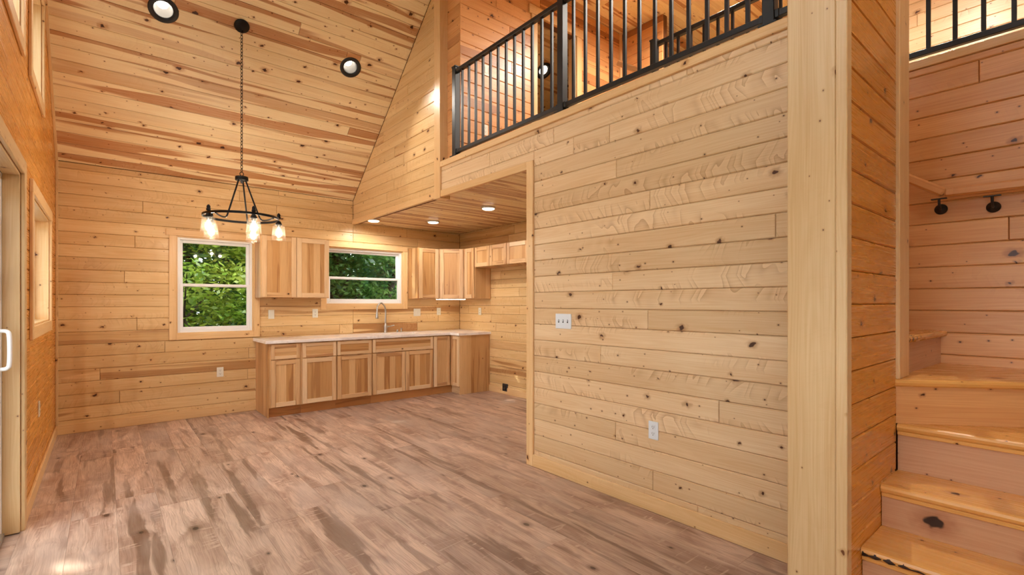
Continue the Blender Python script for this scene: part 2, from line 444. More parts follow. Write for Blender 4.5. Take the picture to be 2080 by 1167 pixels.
def stone(name):
    g = G(name); tc = g.n('ShaderNodeTexCoord')
    a = g.noise(tc.outputs['Object'], 2.5, 5, .6, 1.5, dim='3D'); b = g.noise(tc.outputs['Object'], 60, 2, dim='3D')
    col = g.mix(g.ss(a, .47, .56), lin((246, 240, 236)), lin((234, 225, 220)))
    col = g.mix(g.ma('MULTIPLY', g.ss(b, .5, .7), .35), col, lin((226, 216, 210)))
    g.set(g.b.inputs['Base Color'], col); g.b.inputs['Roughness'].default_value = .18
    return g.m

PINE = pine('pine boards', (232, 203, 163), (216, 177, 131), (152, 96, 52), streak=-.4, fig=.8, kd=.34, kbig=.8)
PINE_BACK = pine('pine boards honey', (230, 198, 148), (212, 170, 114), (160, 102, 52), streak=.0, fig=.35, kbig=.7, kd=.36)
PINE_CEIL = pine('pine boards heart', (248, 228, 186), (236, 206, 156), (174, 106, 50), streak=1.05, fig=.12, kd=.42, kbig=1.2, var=.10)
PINE_STAIR = pine('pine boards rosy', (228, 172, 114), (211, 148, 90), (146, 84, 42), streak=.15, fig=.15, kbig=1.0, var=.14)
PINE_SHADED = pine('pine boards shaded', (218, 150, 64), (206, 136, 48), (160, 94, 32), streak=-.4, fig=.25, kbig=.7, kd=.34, rough=.28)  # same pine, deepened so the colour carries the shade on two walls
PINE_RISER = pine('pine riser', (206, 160, 124), (190, 140, 102), (140, 76, 42), streak=-.4, fig=.05, kd=.36, kbig=2.0, var=.08, knot=(40, 18, 10))
PINE_TREAD = pine('pine tread varnished', (231, 176, 102), (214, 150, 74), (146, 80, 32), streak=-.4, fig=.1, kd=.2, kbig=1.0, rough=.26)
TRIM = pine('pine trim', (236, 200, 150), (222, 178, 122), (178, 114, 62), streak=-.4, fig=.12, kd=.16, kbig=.5, var=.08)
POST = pine('pale spruce post', (220, 190, 144), (205, 168, 118), (172, 122, 74), streak=-.4, fig=.06, kd=.26, kbig=.9, var=.04, knot=(110, 66, 36))
SHEATH = plain('dark board backing', (120, 76, 42), .8, noise=.5)
HICK = hickory('hickory panel', True, .36, (224, 184, 134), (198, 150, 96), (152, 98, 54)); HICKB = hickory('hickory rail', False, .36, (238, 208, 168), (216, 174, 126), (160, 106, 62))
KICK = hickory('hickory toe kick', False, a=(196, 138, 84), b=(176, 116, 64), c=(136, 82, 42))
FLOOR = lvp('rustic plank floor')
BLACK = plain('black metal', (26, 27, 30), .42, noise=.3)
IRON = plain('dark bronze iron', (22, 20, 20), .38, .6, noise=.3)
WHITE = plain('white vinyl', (238, 238, 240), .35)
PLATE = plain('ivory plate', (232, 228, 214), .35)
PLATEW = plain('white plate', (226, 232, 238), .35)
SLOT = plain('dark slot', (38, 38, 40), .5)
STEEL = plain('brushed nickel', (186, 184, 180), .28, .9)
STONE = stone('pale quartz')
GLASS = glass('window glass', (.98, 1.0, .99), .02)
JAR = glass('seeded glass', (.96, .93, .89), .012, .28, True, .006, .03)
LENS = plain('kitchen light lens', (255, 250, 240), .4, emit=4, ec=(255, 240, 216))
LENS_C = plain('can light lens', (255, 250, 240), .4, emit=5, ec=(255, 244, 226))
BULB = glass('glowing bulb glass', (1.0, .99, .97), .01, .1, False, .16, .03)
GLOW = plain('glowing filament', (255, 240, 220), .4, emit=12, ec=(255, 240, 216))
for m_ in (LENS, LENS_C, GLOW): m_.cycles.emission_sampling = 'NONE'
STRIP = plain('light bar diffuser', (255, 250, 240), .4, emit=5 * LAMP, ec=(255, 238, 208))
CHROME = plain('can reflector', (120, 116, 112), .32, .7)
BARK = plain('bark', (74, 62, 52), .9, noise=.8)
DIRT = plain('forest floor', (92, 96, 58), .95, noise=.8)

# ------------------------------------------------------------------ dimensions of the house
XL, YB, XP, XK = -.38, 6.83, 2.746, 4.58
YR = -2.40                     # wall behind the camera
KNEE, SL = 2.82, .855          # wall height at the eaves, roof pitch
YF = 4.20; ZF = KNEE + SL * (YB - YF)      # the slope ends in a flat ceiling
YF2 = YR + (YB - YF)
ZK = 2.51                      # kitchen ceiling
ZL = 2.83                      # loft floor
XS, XG = 3.85, 6.70            # stairwell wall, far gable
T = .018

def st(o, label, cat): return tag(o, label, cat, kind='structure')

# floor ------------------------------------------------------------
fl = slab('floor', Fr((0, 0, 0), (1, 0, 0), (0, 1, 0), (0, 0, 1)), [(XL - .15, YR - .15), (XG, YR - .15), (XG, YB + .15), (XL - .15, YB + .15)], [], FLOOR, -.20, -.008)
st(fl, 'brown grey rustic plank floor running through the room and kitchen', 'floor')
Ff = Fr((0, 0, 0), (0, 1, 0), (1, 0, 0), (0, 0, 1))
rg = random.Random(3)
x = XL; i = 0
while x < XK - .01:
    x1 = min(x + .222, XK); y = .35 - rg.uniform(0, 1.4)
    yend = YB
    while y < yend:
        y1 = min(y + 1.5, yend)
        if not (x > XP + .1 and y1 < 3.1):
            plank(Ff, [(max(y, .2), x), (y1, x), (y1, x1), (max(y, .2), x1)], FLOOR, fl, .008, .0008, .0008, 'floor_plank', .0003)
        y = y1
    x = x1

# back wall ----------------------------------------------------------
W1 = (.645, 1.454, .997, 2.135); W2 = (2.36, 3.53, 1.335, 2.14)
Fb = Fr((0, YB, 0), (1, 0, 0), (0, 0, 1), (0, -1, 0))
wb = slab('wall_back', Fb, [(XL - .15, 0), (XG, 0), (XG, KNEE + .1), (XL - .15, KNEE + .1)], [W1, W2], SHEATH, -.16, -T)
st(wb, 'honey pine plank wall with the two kitchen side windows', 'wall')
sm = [(.265, 2.05), (.537, .837), (-.031, .581), (.133, .339), (1.398, .766), (1.387, .457), (2.552, .958), (.335, 2.441), (1.726, 2.502)]
planks(wb, Fb, XL, XP, 0.0, KNEE, PINE_BACK, holes=[W1, W2], seams=sm, seed=5, lens=(1.6, 3.4))
planks(wb, Fb, XP, XK, 0.0, ZK, PINE_BACK, holes=[W1, W2], seed=6)

# left gable wall -------------------------------------------------------
DR = (2.20, 4.10, 0.0, 2.13)
WLW = (4.64, 6.06, 1.20, 2.10)
WU2 = (4.56, 5.36, 2.93, 3.72); WU1 = (2.42, 4.08, 2.93, 4.55); WU0 = (.35, 2.01, 2.93, 4.55); WUm = (-.93, -.13, 2.93, 3.72)
WLN = (-1.6, 1.2, 1.0, 2.10)
Fl = Fr((XL, 0, 0), (0, 1, 0), (0, 0, 1), (1, 0, 0))
gable = [(YR - .15, 0), (YB + .15, 0), (YB + .15, KNEE + .1), (YF, ZF + .15), (YF2, ZF + .15), (YR - .15, KNEE + .1)]
LH = [DR, WLW, WU2, WU1, WU0, WUm, WLN]
wl = slab('wall_left', Fl, gable, LH, SHEATH, -.16, -T)
st(wl, 'glossy pine gable wall, shade in its tone, with glass door and tall windows', 'wall')
roofclip = (SL, 1.0, KNEE + SL * YB)
planks(wl, Fl, 1.2, YB, 0.0, ZF, PINE_SHADED, holes=LH, clips=[roofclip], seed=9)
slab('sheathing', Fl, [(YR, 0), (1.2, 0), (1.2, ZF), (YF2, ZF), (YR, KNEE)], LH, PINE_BACK, -T, 0, wl)

# sloped ceiling --------------------------------------------------------
nl = math.hypot(1, SL)
Fs = Fr((0, YF, ZF), (1, 0, 0), (0, 1 / nl, -SL / nl), (0, -SL / nl, -1 / nl))
SLEN = math.hypot(YB - YF, ZF - KNEE)
def slope_v(y): return (y - YF) * nl
CANS = [(.416, 5.427), (2.148, 5.417), (4.62, 4.83)]
ch_ = [(cx - .079, cx + .079, slope_v(cy) - .079, slope_v(cy) + .079) for cx, cy in CANS]
ce = slab('ceiling', Fs, [(XL - .15, -.02), (XG, -.02), (XG, SLEN + .3), (XL - .15, SLEN + .3)], ch_, SHEATH, -.16, -T)
st(ce, 'sloped pine plank ceiling with dark heartwood streaks', 'ceiling')
planks(ce, Fs, XL, XP, 0, SLEN, PINE_CEIL, pitch=.128, base=.03, holes=ch_, seed=12, lens=(7, 12), ch=.004)
planks(ce, Fs, XP + .12, 5.5, 0, SLEN, PINE_CEIL, pitch=.128, base=.03, holes=ch_, seed=13, lens=(1.8, 3.5), ch=.004)
Fflat = Fr((0, 0, ZF), (1, 0, 0), (0, 1, 0), (0, 0, -1))
cf = slab('ceiling_flat', Fflat, [(XL - .15, YF2), (XG, YF2), (XG, YF), (XL - .15, YF)], [], PINE_CEIL, -.16, -T)
st(cf, 'flat pine plank ceiling high over the loft', 'ceiling')
planks(cf, Fflat, XP, XG, 1.2, YF, PINE_CEIL, pitch=.128, seed=14, lens=(2, 4))
Fr2 = Fr((0, YF2, ZF), (1, 0, 0), (0, -1 / nl, -SL / nl), (0, SL / nl, -1 / nl))
cr = slab('ceiling_rear', Fr2, [(XL - .15, -.02), (XG, -.02), (XG, SLEN + .3), (XL - .15, SLEN + .3)], [(cx - .079, cx + .079, slope_v(cy) - .079, slope_v(cy) + .079) for cx, cy in CANS[:2]], PINE_CEIL, -.16, -.0)
st(cr, 'sloped pine ceiling on the side behind the viewer', 'ceiling')
Frear = Fr((0, YR, 0), (1, 0, 0), (0, 0, 1), (0, 1, 0))
RH = []
wr = slab('wall_rear', Frear, [(XL - .15, 0), (XG, 0), (XG, KNEE + .1), (XL - .15, KNEE + .1)], RH, PINE_BACK, -.16, 0)
st(wr, 'plain pine wall on the side behind the viewer', 'wall')

# partition with loft edge ----------------------------------------------
YO = 2.99
Fp = Fr((XP, 0, 0), (0, 1, 0), (0, 0, 1), (-1, 0, 0))
wp = slab('wall_partition', Fp, [(.735, 0), (4.44, 0), (4.44, 2.80), (.735, 2.80)], [(3.07, 4.44, 0, 2.53)], SHEATH, -.12, -T)
st(wp, 'pale pine plank partition wall under the loft railing', 'wall')
ps = [(2.14, 2.31), (1.868, 2.05), (1.088, 1.79), (2.174, 1.52), (1.883, 1.25), (2.281, 1.0), (1.4, .73), (2.148, .47), (1.845, .2), (2.757, 2.70), (3.6, 2.70), (2.545, 2.56), (2.2, 2.56)]
ps += [(9, .131 * k + .05) for k in range(1, 21)]
planks(wp, Fp, .735, 4.44, 0.0, 2.80, PINE, holes=[(YO, 4.44, 0, 2.545)], seams=ps, seed=21)
wls = slab('wall_loft_side', Fp, [(4.47, 2.50), (YB, 2.50), (YB, KNEE + .05), (4.47, KNEE + SL * (YB - 4.47) + .05)], [], SHEATH, -.10, -T)
st(wls, 'triangular pine plank loft wall rising along the roof slope', 'wall')
planks(wls, Fp, 4.56, YB, 2.545, ZF, PINE_BACK, clips=[roofclip], seed=23, lens=(1.2, 2.2))
# kitchen ----------------------------------------------------------------
Fk = Fr((XK, 0, 0), (0, 1, 0), (0, 0, 1), (-1, 0, 0))
wk = slab('wall_kitchen_right', Fk, [(3.0, 0), (YB, 0), (YB, ZK + .02), (3.0, ZK + .02)], [], SHEATH, -.12, -T)
st(wk, 'pine plank wall at the far right side of the kitchen', 'wall')
planks(wk, Fk, 3.4, YB, 0, ZK, PINE_BACK, seed=25, seams=[(5.3, 1.5), (5.55, 2.3)], lens=(1, 2.6))
bx('wall_kitchen_near', (XP + .13, 2.98, 0), (XK - .02, 3.07, 2.5), PINE_BACK)
st(bpy.data.objects['wall_kitchen_near'], 'pine wall between the kitchen and the staircase', 'wall')
Fkc = Fr((0, 0, ZK), (1, 0, 0), (0, 1, 0), (0, 0, -1))
ck = slab('ceiling_kitchen', Fkc, [(XP + .02, 3.07), (XK, 3.07), (XK, YB), (XP + .02, YB)], [], SHEATH, -.05, -T)
st(ck, 'low pine plank ceiling over the kitchen', 'ceiling')
planks(ck, Fkc, XP, XK, 3.07, YB, PINE_CEIL, pitch=.105, seed=27, lens=(3, 5), ch=.004)
# loft ---------------------------------------------------------------------
fL = slab('floor_loft', Fr((0, 0, ZL), (1, 0, 0), (0, 1, 0), (0, 0, 1)), [(XP + .02, YR), (XG, YR), (XG, YB), (XP + .02, YB)],
          [(XP + .02, 3.06, YR, .72), (3.06, XS + .03, YR, 2.75)], PINE_BACK, -.25, 0)
st(fL, 'pine loft floor seen edge on behind the railing', 'floor')
Flb = Fr((0, YF, 0), (1, 0, 0), (0, 0, 1), (0, -1, 0))
DL = (3.90, 4.58, ZL, 4.72)
wlb = slab('wall_loft_back', Flb, [(XP + .09, ZL), (XG, ZL), (XG, ZF), (XP + .09, ZF)], [DL], SHEATH, -.10, -T)
st(wlb, 'pine plank wall of the loft with an open doorway', 'wall')
planks(wlb, Flb, XP + .075, 5.5, ZL, ZF, PINE_STAIR, holes=[DL], seed=31, lens=(1, 2.2))
Flr = Fr((XP + .075, 0, 0), (0, 1, 0), (0, 0, 1), (-1, 0, 0))
planks(wlb, Flr, YF, 4.46, ZL, ZF, PINE_STAIR, seed=32)
Flx = Fr((5.5, 0, 0), (0, 1, 0), (0, 0, 1), (-1, 0, 0))
wlx = slab('wall_loft_right', Flx, [(3.55, ZL), (YF, ZL), (YF, ZF), (3.55, ZF)], [], SHEATH, -.10, -T)
st(wlx, 'short pine wall turning beside the loft doorway', 'wall')
planks(wlx, Flx, 3.55, YF, ZL, ZF, PINE_STAIR, seed=33)
Fg = Fr((XG, 0, 0), (0, 1, 0), (0, 0, 1), (-1, 0, 0))
wg = slab('wall_right', Fg, gable, [], SHEATH, -.16, -T)
st(wg, 'far pine gable wall seen through the upper railing', 'wall')
planks(wg, Fg, -.6, YF, ZL, ZF, PINE, seed=35, lens=(.9, 2.2))
# stairwell --------------------------------------------------------------------
Fw = Fr((XS, 0, 0), (0, 1, 0), (0, 0, 1), (-1, 0, 0))
ws = slab('wall_stairwell', Fw, [(YR, 0), (3.0, 0), (3.0, 2.80), (YR, 2.80)], [], SHEATH, -.10, -T)
st(ws, 'rosy pine plank wall behind the winding stairs', 'wall')
planks(ws, Fw, -.6, 3.0, 0, 2.80, PINE_STAIR, seed=37, seams=[(.30, 1.75), (.42, 2.72), (.1, 1.2)] + [(9, .131 * k + .05) for k in range(1, 22)])
Fst = Fr((0, .60, 0), (1, 0, 0), (0, 0, 1), (0, -1, 0))
wst = slab('wall_stair', Fst, [(2.16, 0), (3.06, 0), (3.06, ZF), (2.16, ZF)], [], SHEATH, -.12, -T)
st(wst, 'short pine wall, shade in its tone, between the post and the stairs', 'wall')
planks(wst, Fst, 2.19, 2.88, 0, ZF, PINE_SHADED, base=.045, seed=39, seams=[(9, .131 * k + .1) for k in range(45)])
wsi = bx('wall_stair_inner', (2.96, .73, 0), (3.06, 2.98, 2.57), PINE_STAIR); st(wsi, 'pine wall along the inner side of the upper stair flight', 'wall')

# ------------------------------------------------------------------ trim
tn = [0]
def trim(lo, hi, label, mat=TRIM, grain=None, ch=.003):
    tn[0] += 1
    return st(bx('trim_%d' % tn[0], lo, hi, mat, None, ch, grain), label, 'trim')
post = bx('trim_post', (2.14, .63, 0), (2.30, .803, ZF), POST, None, .004, 'Z')
post.name = 'timber_post'; WM['timber_post'] = WM['trim_post']
st(post, 'tall pale timber post standing at the foot of the stairs', 'post')
trim((2.135, .592, 0), (2.19, .629, ZF), 'narrow pale corner strip beside the timber post', POST)
trim((2.88, .585, 1.0), (3.06, .605, ZF), 'vertical pine trim where the stairs turn', TRIM)
bb = [('baseboard_back', (XL, YB - .016, 0), (1.49, YB, .10), 'low pine baseboard under the large window wall'),
      ('baseboard_left', (XL, 4.18, 0), (XL + .016, YB - .016, .10), 'pine baseboard along the glass door wall'),
      ('baseboard_partition', (XP - .016, .735, 0), (XP, YO, .10), 'wide pine baseboard along the pale partition'),
      ('baseboard_kitchen', (XK - .016, 3.07, 0), (XK, 6.0, .10), 'pine baseboard on the kitchen side wall')]
for n_, lo, hi, lb in bb: st(bx(n_, lo, hi, TRIM, None, .004), lb, 'baseboard')
trim((XL, YB - .022, .10), (XL + .022, YB, KNEE), 'thin corner strip between the left and back walls', PINE_BACK)
trim((XP - .016, YO, 0), (XP + .13, 3.07, 2.545), 'pale vertical casing at the end of the partition')
trim((XP - .014, 3.07, 2.48), (XP + .02, 4.44, 2.55), 'pale strip along the bottom of the loft edge over the kitchen')
trim((XP - .016, 4.56, 2.48), (XP + .02, YB, 2.55), 'pale strip along the bottom of the triangular loft wall')
trim((XP - .020, 4.44, 2.47), (XP + .11, 4.56, 4.80), 'tall vertical corner board at the end of the loft railing')
trim((XP - .020, .735, 2.795), (XP + .12, 4.44, 2.852), 'pale cap board along the loft edge under the railing')
trim((XS - .012, YR, 2.80), (XS + .10, 2.76, 2.852), 'pine cap board on top of the stairwell wall')
# strips where the slope meets walls
tn[0] += 1
sx = fbox('trim_%d' % tn[0], Fr((XL, YF, ZF), (0, 1 / nl, -SL / nl), (1, 0, 0), (0, -SL / nl, -1 / nl)), 0, SLEN, 0, .022, 0, .022, PINE_BACK)
st(sx, 'slim strip where the roof slope meets the left wall', 'trim')
# loft doorway casing
trim((3.81, YF - .018, ZL), (3.90, YF, 4.72), 'left casing board of the loft doorway')
trim((4.58, YF - .018, ZL), (4.67, YF, 4.72), 'right casing board of the loft doorway')
trim((3.77, YF - .022, 4.72), (4.71, YF, 4.82), 'head casing board of the loft doorway')
trim((3.90, YF, ZL), (3.915, YF + .12, 4.72), 'left jamb of the loft doorway')
trim((4.565, YF, ZL), (4.58, YF + .12, 4.72), 'right jamb of the loft doorway')
trim((5.45, YF - .03, ZL), (5.48, YF, ZF), 'corner strip beside the loft doorway wall')

# ------------------------------------------------------------------ windows
def casing(root, F, h, cw, ear=.0, sill=True, mat=TRIM, jd=.08, bot=None):
    u0, u1, v0, v1 = h
    fbox('casing', F, u0 - cw, u0, v0 - (cw if not sill else cw), v1, 0, .018, mat, root, .003, 'v')
    fbox('casing', F, u1, u1 + cw, v0 - cw, v1, 0, .018, mat, root, .003, 'v')
    fbox('casing', F, u0 - cw - ear, u1 + cw + ear, v1, v1 + cw, 0, .020, mat, root, .003, 'u')
    fbox('casing', F, u0, u1, v0 - cw, v0, 0, .018, mat, root, .003, 'u')
    for a in (u0, u1 - .012): fbox('jamb', F, a, a + .012, v0, v1, -jd, .0, mat, root, .001, 'v')
    fbox('jamb', F, u0 + .012, u1 - .012, v0, v0 + .012, -jd, 0, mat, root, .001, 'u')
    fbox('jamb', F, u0 + .012, u1 - .012, v1 - .012, v1, -jd, 0, mat, root, .001, 'u')
def hung(name, F, h, label, cw=.07, ear=0., jd=.03, mid=.5, cmat=TRIM):
    """double hung window: wood casing, vinyl frame, two sashes with panes"""
    u0, u1, v0, v1 = h
    root = empty(name, F.p((u0 + u1) / 2, v0, 0)); st(root, label, 'window')
    casing(root, F, h, cw, ear, jd=jd, mat=cmat)
    a, b, c, d = u0 + .004, u1 - .004, v0 + .004, v1 - .004
    fr = fbox('frame', F, a, a + .034, c, d, -jd - .09, -jd + .004, WHITE, root, .003, 'v')
    fbox('frame', F, b - .034, b, c, d, -jd - .09, -jd + .004, WHITE, root, .003, 'v')
    fbox('frame', F, a + .034, b - .034, c, c + .034, -jd - .09, -jd + .004, WHITE, root, .003)
    fbox('frame', F, a + .034, b - .034, d - .034, d, -jd - .09, -jd + .004, WHITE, root, .003)
    a += .034; b -= .034; c += .034; d -= .034; m = c + (d - c) * mid
    for lo, hi, n1, nm in ((c, m + .018, -jd - .006, 'sash'), (m - .018, d, -jd - .045, 'sash')):
        w_ = .032
        pane = fbox('sash', F, a, a + w_, lo, hi, n1 - .032, n1, WHITE, root, .003, 'v')
        fbox('stile', F, b - w_, b, lo, hi, n1 - .032, n1, WHITE, pane, .003, 'v')
        fbox('rail', F, a + w_, b - w_, lo, lo + w_ + .006, n1 - .032, n1, WHITE, pane, .003)
        fbox('rail', F, a + w_, b - w_, hi - w_, hi, n1 - .032, n1, WHITE, pane, .003)
        fbox('pane', F, a + w_, b - w_, lo + w_, hi - w_, n1 - .019, n1 - .013, GLASS, pane, .0005)
    lk = fbox('sash_lock', F, (a + b) / 2 - .03, (a + b) / 2 + .03, m + .012, m + .022, -jd - .03, -jd - .006, WHITE, root, .002)
    return root
hung('window_1', Fb, W1, 'tall white double hung window left of the wall cabinet', .07, .03)
hung('window_2', Fb, W2, 'wide white double hung window above the kitchen faucet', .075, 0., mid=.46)
def fixed(name, F, h, label, cw=.07, jd=.10):
    u0, u1, v0, v1 = h
    root = empty(name, F.p((u0 + u1) / 2, v0, 0)); st(root, label, 'window')
    casing(root, F, h, cw, 0, jd=jd)
    for a in (u0 + .012, u1 - .057): fbox('frame', F, a, a + .045, v0 + .012, v1 - .012, -jd - .05, -jd + .01, WHITE, root, .003, 'v')
    for c in (v0 + .012, v1 - .057): fbox('frame', F, u0 + .057, u1 - .057, c, c + .045, -jd - .05, -jd + .01, WHITE, root, .003)
    fbox('pane', F, u0 + .057, u1 - .057, v0 + .057, v1 - .057, -jd - .025, -jd - .02, GLASS, root, .0005)
fixed('window_3', Fl, WLW, 'deep set window low on the left wall beside the glass door', .09)
fixed('window_4', Fl, WU2, 'small high gable window nearest the roof slope', .08)
fixed('window_5', Fl, WU1, 'large high gable window above the glass door', .08)
fixed('window_6', Fl, WU0, 'large high gable window nearer the viewer', .08)
fixed('window_7', Fl, WUm, 'small high gable window behind the viewer', .08)
fixed('window_8', Fl, WLN, 'wide low window on the left wall behind the viewer')
# sliding glass door
dr = empty('door_1', (XL, 3.15, 0)); st(dr, 'white sliding glass door in a pale wood casing', 'door')
u0, u1, v0, v1 = DR
fbox('casing', Fl, u1, u1 + .085, 0, v1 + .085, 0, .02, POST, dr, .003, 'v')
fbox('casing', Fl, u0 - .085, u0, 0, v1 + .085, 0, .02, POST, dr, .003, 'v')
fbox('casing', Fl, u0, u1, v1, v1 + .085, 0, .02, POST, dr, .003, 'u')
fbox('jamb', Fl, u1 - .015, u1, 0, v1, -.075, .0, POST, dr, .002, 'v')
fbox('jamb', Fl, u0, u0 + .015, 0, v1, -.075, .0, POST, dr, .002, 'v')
fbox('jamb', Fl, u0 + .015, u1 - .015, v1 - .015, v1, -.075, 0, POST, dr, .002, 'u')
fbox('frame', Fl, u1 - .055, u1 - .015, 0, v1 - .015, -.155, -.075, WHITE, dr, .003, 'v')
fbox('frame', Fl, u0 + .015, u0 + .055, 0, v1 - .015, -.155, -.075, WHITE, dr, .003, 'v')
fbox('frame', Fl, u0 + .055, u1 - .055, v1 - .055, v1 - .015, -.155, -.075, WHITE, dr, .003, 'u')
fbox('threshold', Fl, u0 + .055, u1 - .055, 0, .03, -.155, -.06, STEEL, dr, .003, 'u')
for a, b, n1 in (((u0 + u1) / 2 - .04, u1 - .055, -.08), (u0 + .055, (u0 + u1) / 2 + .04, -.118)):
    p_ = fbox('leaf', Fl, b - .07, b, .03, v1 - .055, n1 - .034, n1, WHITE, dr, .003, 'v')
    fbox('stile', Fl, a, a + .07, .03, v1 - .055, n1 - .034, n1, WHITE, p_, .003, 'v')
    fbox('rail', Fl, a + .07, b - .07, .03, .12, n1 - .034, n1, WHITE, p_, .003)
    fbox('rail', Fl, a + .07, b - .07, v1 - .125, v1 - .055, n1 - .034, n1, WHITE, p_, .003)
    fbox('pane', Fl, a + .07, b - .07, .12, v1 - .125, n1 - .02, n1 - .014, GLASS, p_, .0005)
hz = tube('handle', bez([(XL - .08, u1 - .10, .98), (XL - .045, u1 - .10, .985), (XL - .035, u1 - .10, 1.02), (XL - .035, u1 - .10, 1.16), (XL - .045, u1 - .10, 1.195), (XL - .08, u1 - .10, 1.20)]), .011, WHITE, dr)

# ------------------------------------------------------------------ kitchen cabinets
def face_door(parent, F, u0, u1, v0, v1, name='door', n0=.002, fw=.058, hgrain=False):
    f = min(fw, (u1 - u0) * .3, (v1 - v0) * .34)
    d = fbox(name, F, u0 + f - .006, u1 - f + .006, v0 + f - .006, v1 - f + .006, n0, n0 + .010, HICK, parent, .001, 'u' if hgrain else 'v')
    fbox('stile', F, u0, u0 + f, v0, v1, n0, n0 + .020, HICKB, d, .0025, 'v')
    fbox('stile', F, u1 - f, u1, v0, v1, n0, n0 + .020, HICKB, d, .0025, 'v')
    fbox('rail', F, u0 + f, u1 - f, v0, v0 + f, n0, n0 + .020, HICKB, d, .0025, 'u')
    fbox('rail', F, u0 + f, u1 - f, v1 - f, v1, n0, n0 + .020, HICKB, d, .0025, 'u')
    return d
YW = 6.50
Fu = Fr((0, YW + .022, 0), (1, 0, 0), (0, 0, 1), (0, -1, 0))
def wall_cab(label, xa, xb, z0, z1, doors, group='hickory wall cabinets'):
    r = empty('wall_cabinet', ((xa + xb) / 2, YB - .15, z0)); tag(r, label, 'cabinet', group)
    bx('body', (xa, YW + .022, z0), (xb, YB - .001, z1), HICK, r, .002, 'Z')
    for a, b in doors: face_door(r, Fu, a, b, z0 + .006, z1 - .006)
    return r
wall_cab('two door hickory wall cabinet hung between the two windows', 1.465, 2.295, 1.42, 2.19, [(1.475, 1.878), (1.884, 2.287)])
wall_cab('single door hickory wall cabinet just right of the wide window', 3.62, 3.985, 1.42, 2.19, [(3.635, 3.972)])
# diagonal corner cabinet
XC = 4.26
r = empty('wall_cabinet', (4.35, 6.6, 1.42)); tag(r, 'angled corner hickory wall cabinet over the light bar', 'cabinet', 'hickory wall cabinets')
P = [(3.99, YB - .001), (3.99, 6.522), (XC + .022, 6.25), (XK - .001, 6.25), (XK - .001, YB - .001)]
me = mesh('body', [(x_, y_, z_) for z_ in (1.42, 2.19) for x_, y_ in P], [[4, 3, 2, 1, 0], [5, 6, 7, 8, 9]] + [[i, (i + 1) % 5, 5 + (i + 1) % 5, 5 + i] for i in range(5)])
me2 = me; M0 = basis((4.3, 6.5, 1.8), (0, 0, 1), (1, 0, 0), (0, 1, 0))
for v_ in me.vertices: v_.co = M0.inverted() @ v_.co
add('body', me, HICK, M0, r)
dU = Vector((XC + .022 - 3.99, 6.25 - 6.522, 0)); dl = dU.length
Fd = Fr((3.99, 6.522, 0), dU, (0, 0, 1), dU.normalized().cross(Vector((0, 0, 1))))
face_door(r, Fd, .022, dl - .022, 1.426, 2.184)
Fx = Fr((XC + .022, 0, 0), (0, 1, 0), (0, 0, 1), (-1, 0, 0))
def side_cab(label, ya, yb, z0, z1, doors):
    r = empty('wall_cabinet', (XK - .15, (ya + yb) / 2, z0)); tag(r, label, 'cabinet', 'hickory wall cabinets')
    bx('body', (XC + .022, ya, z0), (XK - .001, yb, z1), HICK, r, .002, 'Z')
    for a, b in doors: face_door(r, Fx, a, b, z0 + .006, z1 - .006)
    return r
side_cab('narrow hickory wall cabinet on the side wall next to the corner one', 5.97, 6.248, 1.42, 2.19, [(5.98, 6.215)])
side_cab('short two door hickory wall cabinet high over the range space', 5.205, 5.968, 1.885, 2.19, [(5.59, 5.96), (5.213, 5.584)])
side_cab('short hickory wall cabinet partly hidden by the partition end', 4.30, 5.203, 1.885, 2.19, [(4.755, 5.195), (4.308, 4.749)])
# base cabinets
YBF = 6.242
Fbb = Fr((0, YBF, 0), (1, 0, 0), (0, 0, 1), (0, -1, 0))
def base_cab(label, xa, xb, fronts, panels=()):
    r = empty('base_cabinet', ((xa + xb) / 2, YB - .3, 0)); tag(r, label, 'cabinet', 'hickory base cabinets')
    bx('body', (xa, YBF, .11), (xb, YB - .001, .874), HICK, r, .002, 'Z')
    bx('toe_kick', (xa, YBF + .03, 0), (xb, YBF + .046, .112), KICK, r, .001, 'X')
    for kind, a, b, c, d in fronts:
        face_door(r, Fbb, a, b, c, d, kind, .002, .052 if kind == 'door' else .040, kind != 'door')
    return r
D0, D1, K0, K1 = .118, .672, .684, .862
c1 = base_cab('leftmost hickory base cabinet with one drawer above one door', 1.492, 1.862, [('door', 1.512, 1.838, D0, D1), ('drawer', 1.512, 1.838, K0, K1)])
bx('side_panel', (1.478, YBF - .005, 0), (1.4915, YB - .001, .874), HICK, c1, .001, 'Z')
base_cab('second hickory base cabinet from the left with one drawer and door', 1.863, 2.288, [('door', 1.870, 2.282, D0, D1), ('drawer', 1.870, 2.282, K0, K1)])
base_cab('third hickory base cabinet from the left beside the sink base', 2.289, 2.766, [('door', 2.298, 2.758, D0, D1), ('drawer', 2.298, 2.758, K0, K1)])
base_cab('hickory sink base cabinet with two doors under a wide false drawer', 2.767, 3.714, [('door', 2.776, 3.258, D0, D1), ('door', 3.264, 3.706, D0, D1), ('drawer_front', 2.776, 3.706, K0, K1)])
XR, YE = 4.03, 6.0
rc = empty('base_cabinet', (4.2, 6.4, 0)); tag(rc, 'corner hickory base cabinet with folding narrow doors and a full end panel', 'cabinet', 'hickory base cabinets')
bx('body', (3.715, YBF, .11), (XK - .001, YB - .001, .874), HICK, rc, .002, 'Z')
bx('wing', (XR, YE + .014, .11), (XK - .001, YBF - .001, .874), HICK, rc, .002, 'Z')
bx('end_panel', (XR - .002, YE, .0), (XK - .001, YE + .0135, .874), HICK, rc, .001, 'Z').location.z += 0
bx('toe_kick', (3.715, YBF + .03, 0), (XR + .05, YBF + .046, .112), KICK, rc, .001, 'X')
bx('toe_kick', (XR + .03, YE + .014, 0), (XR + .046, YBF + .03, .112), HICKB, rc, .001, 'Y')
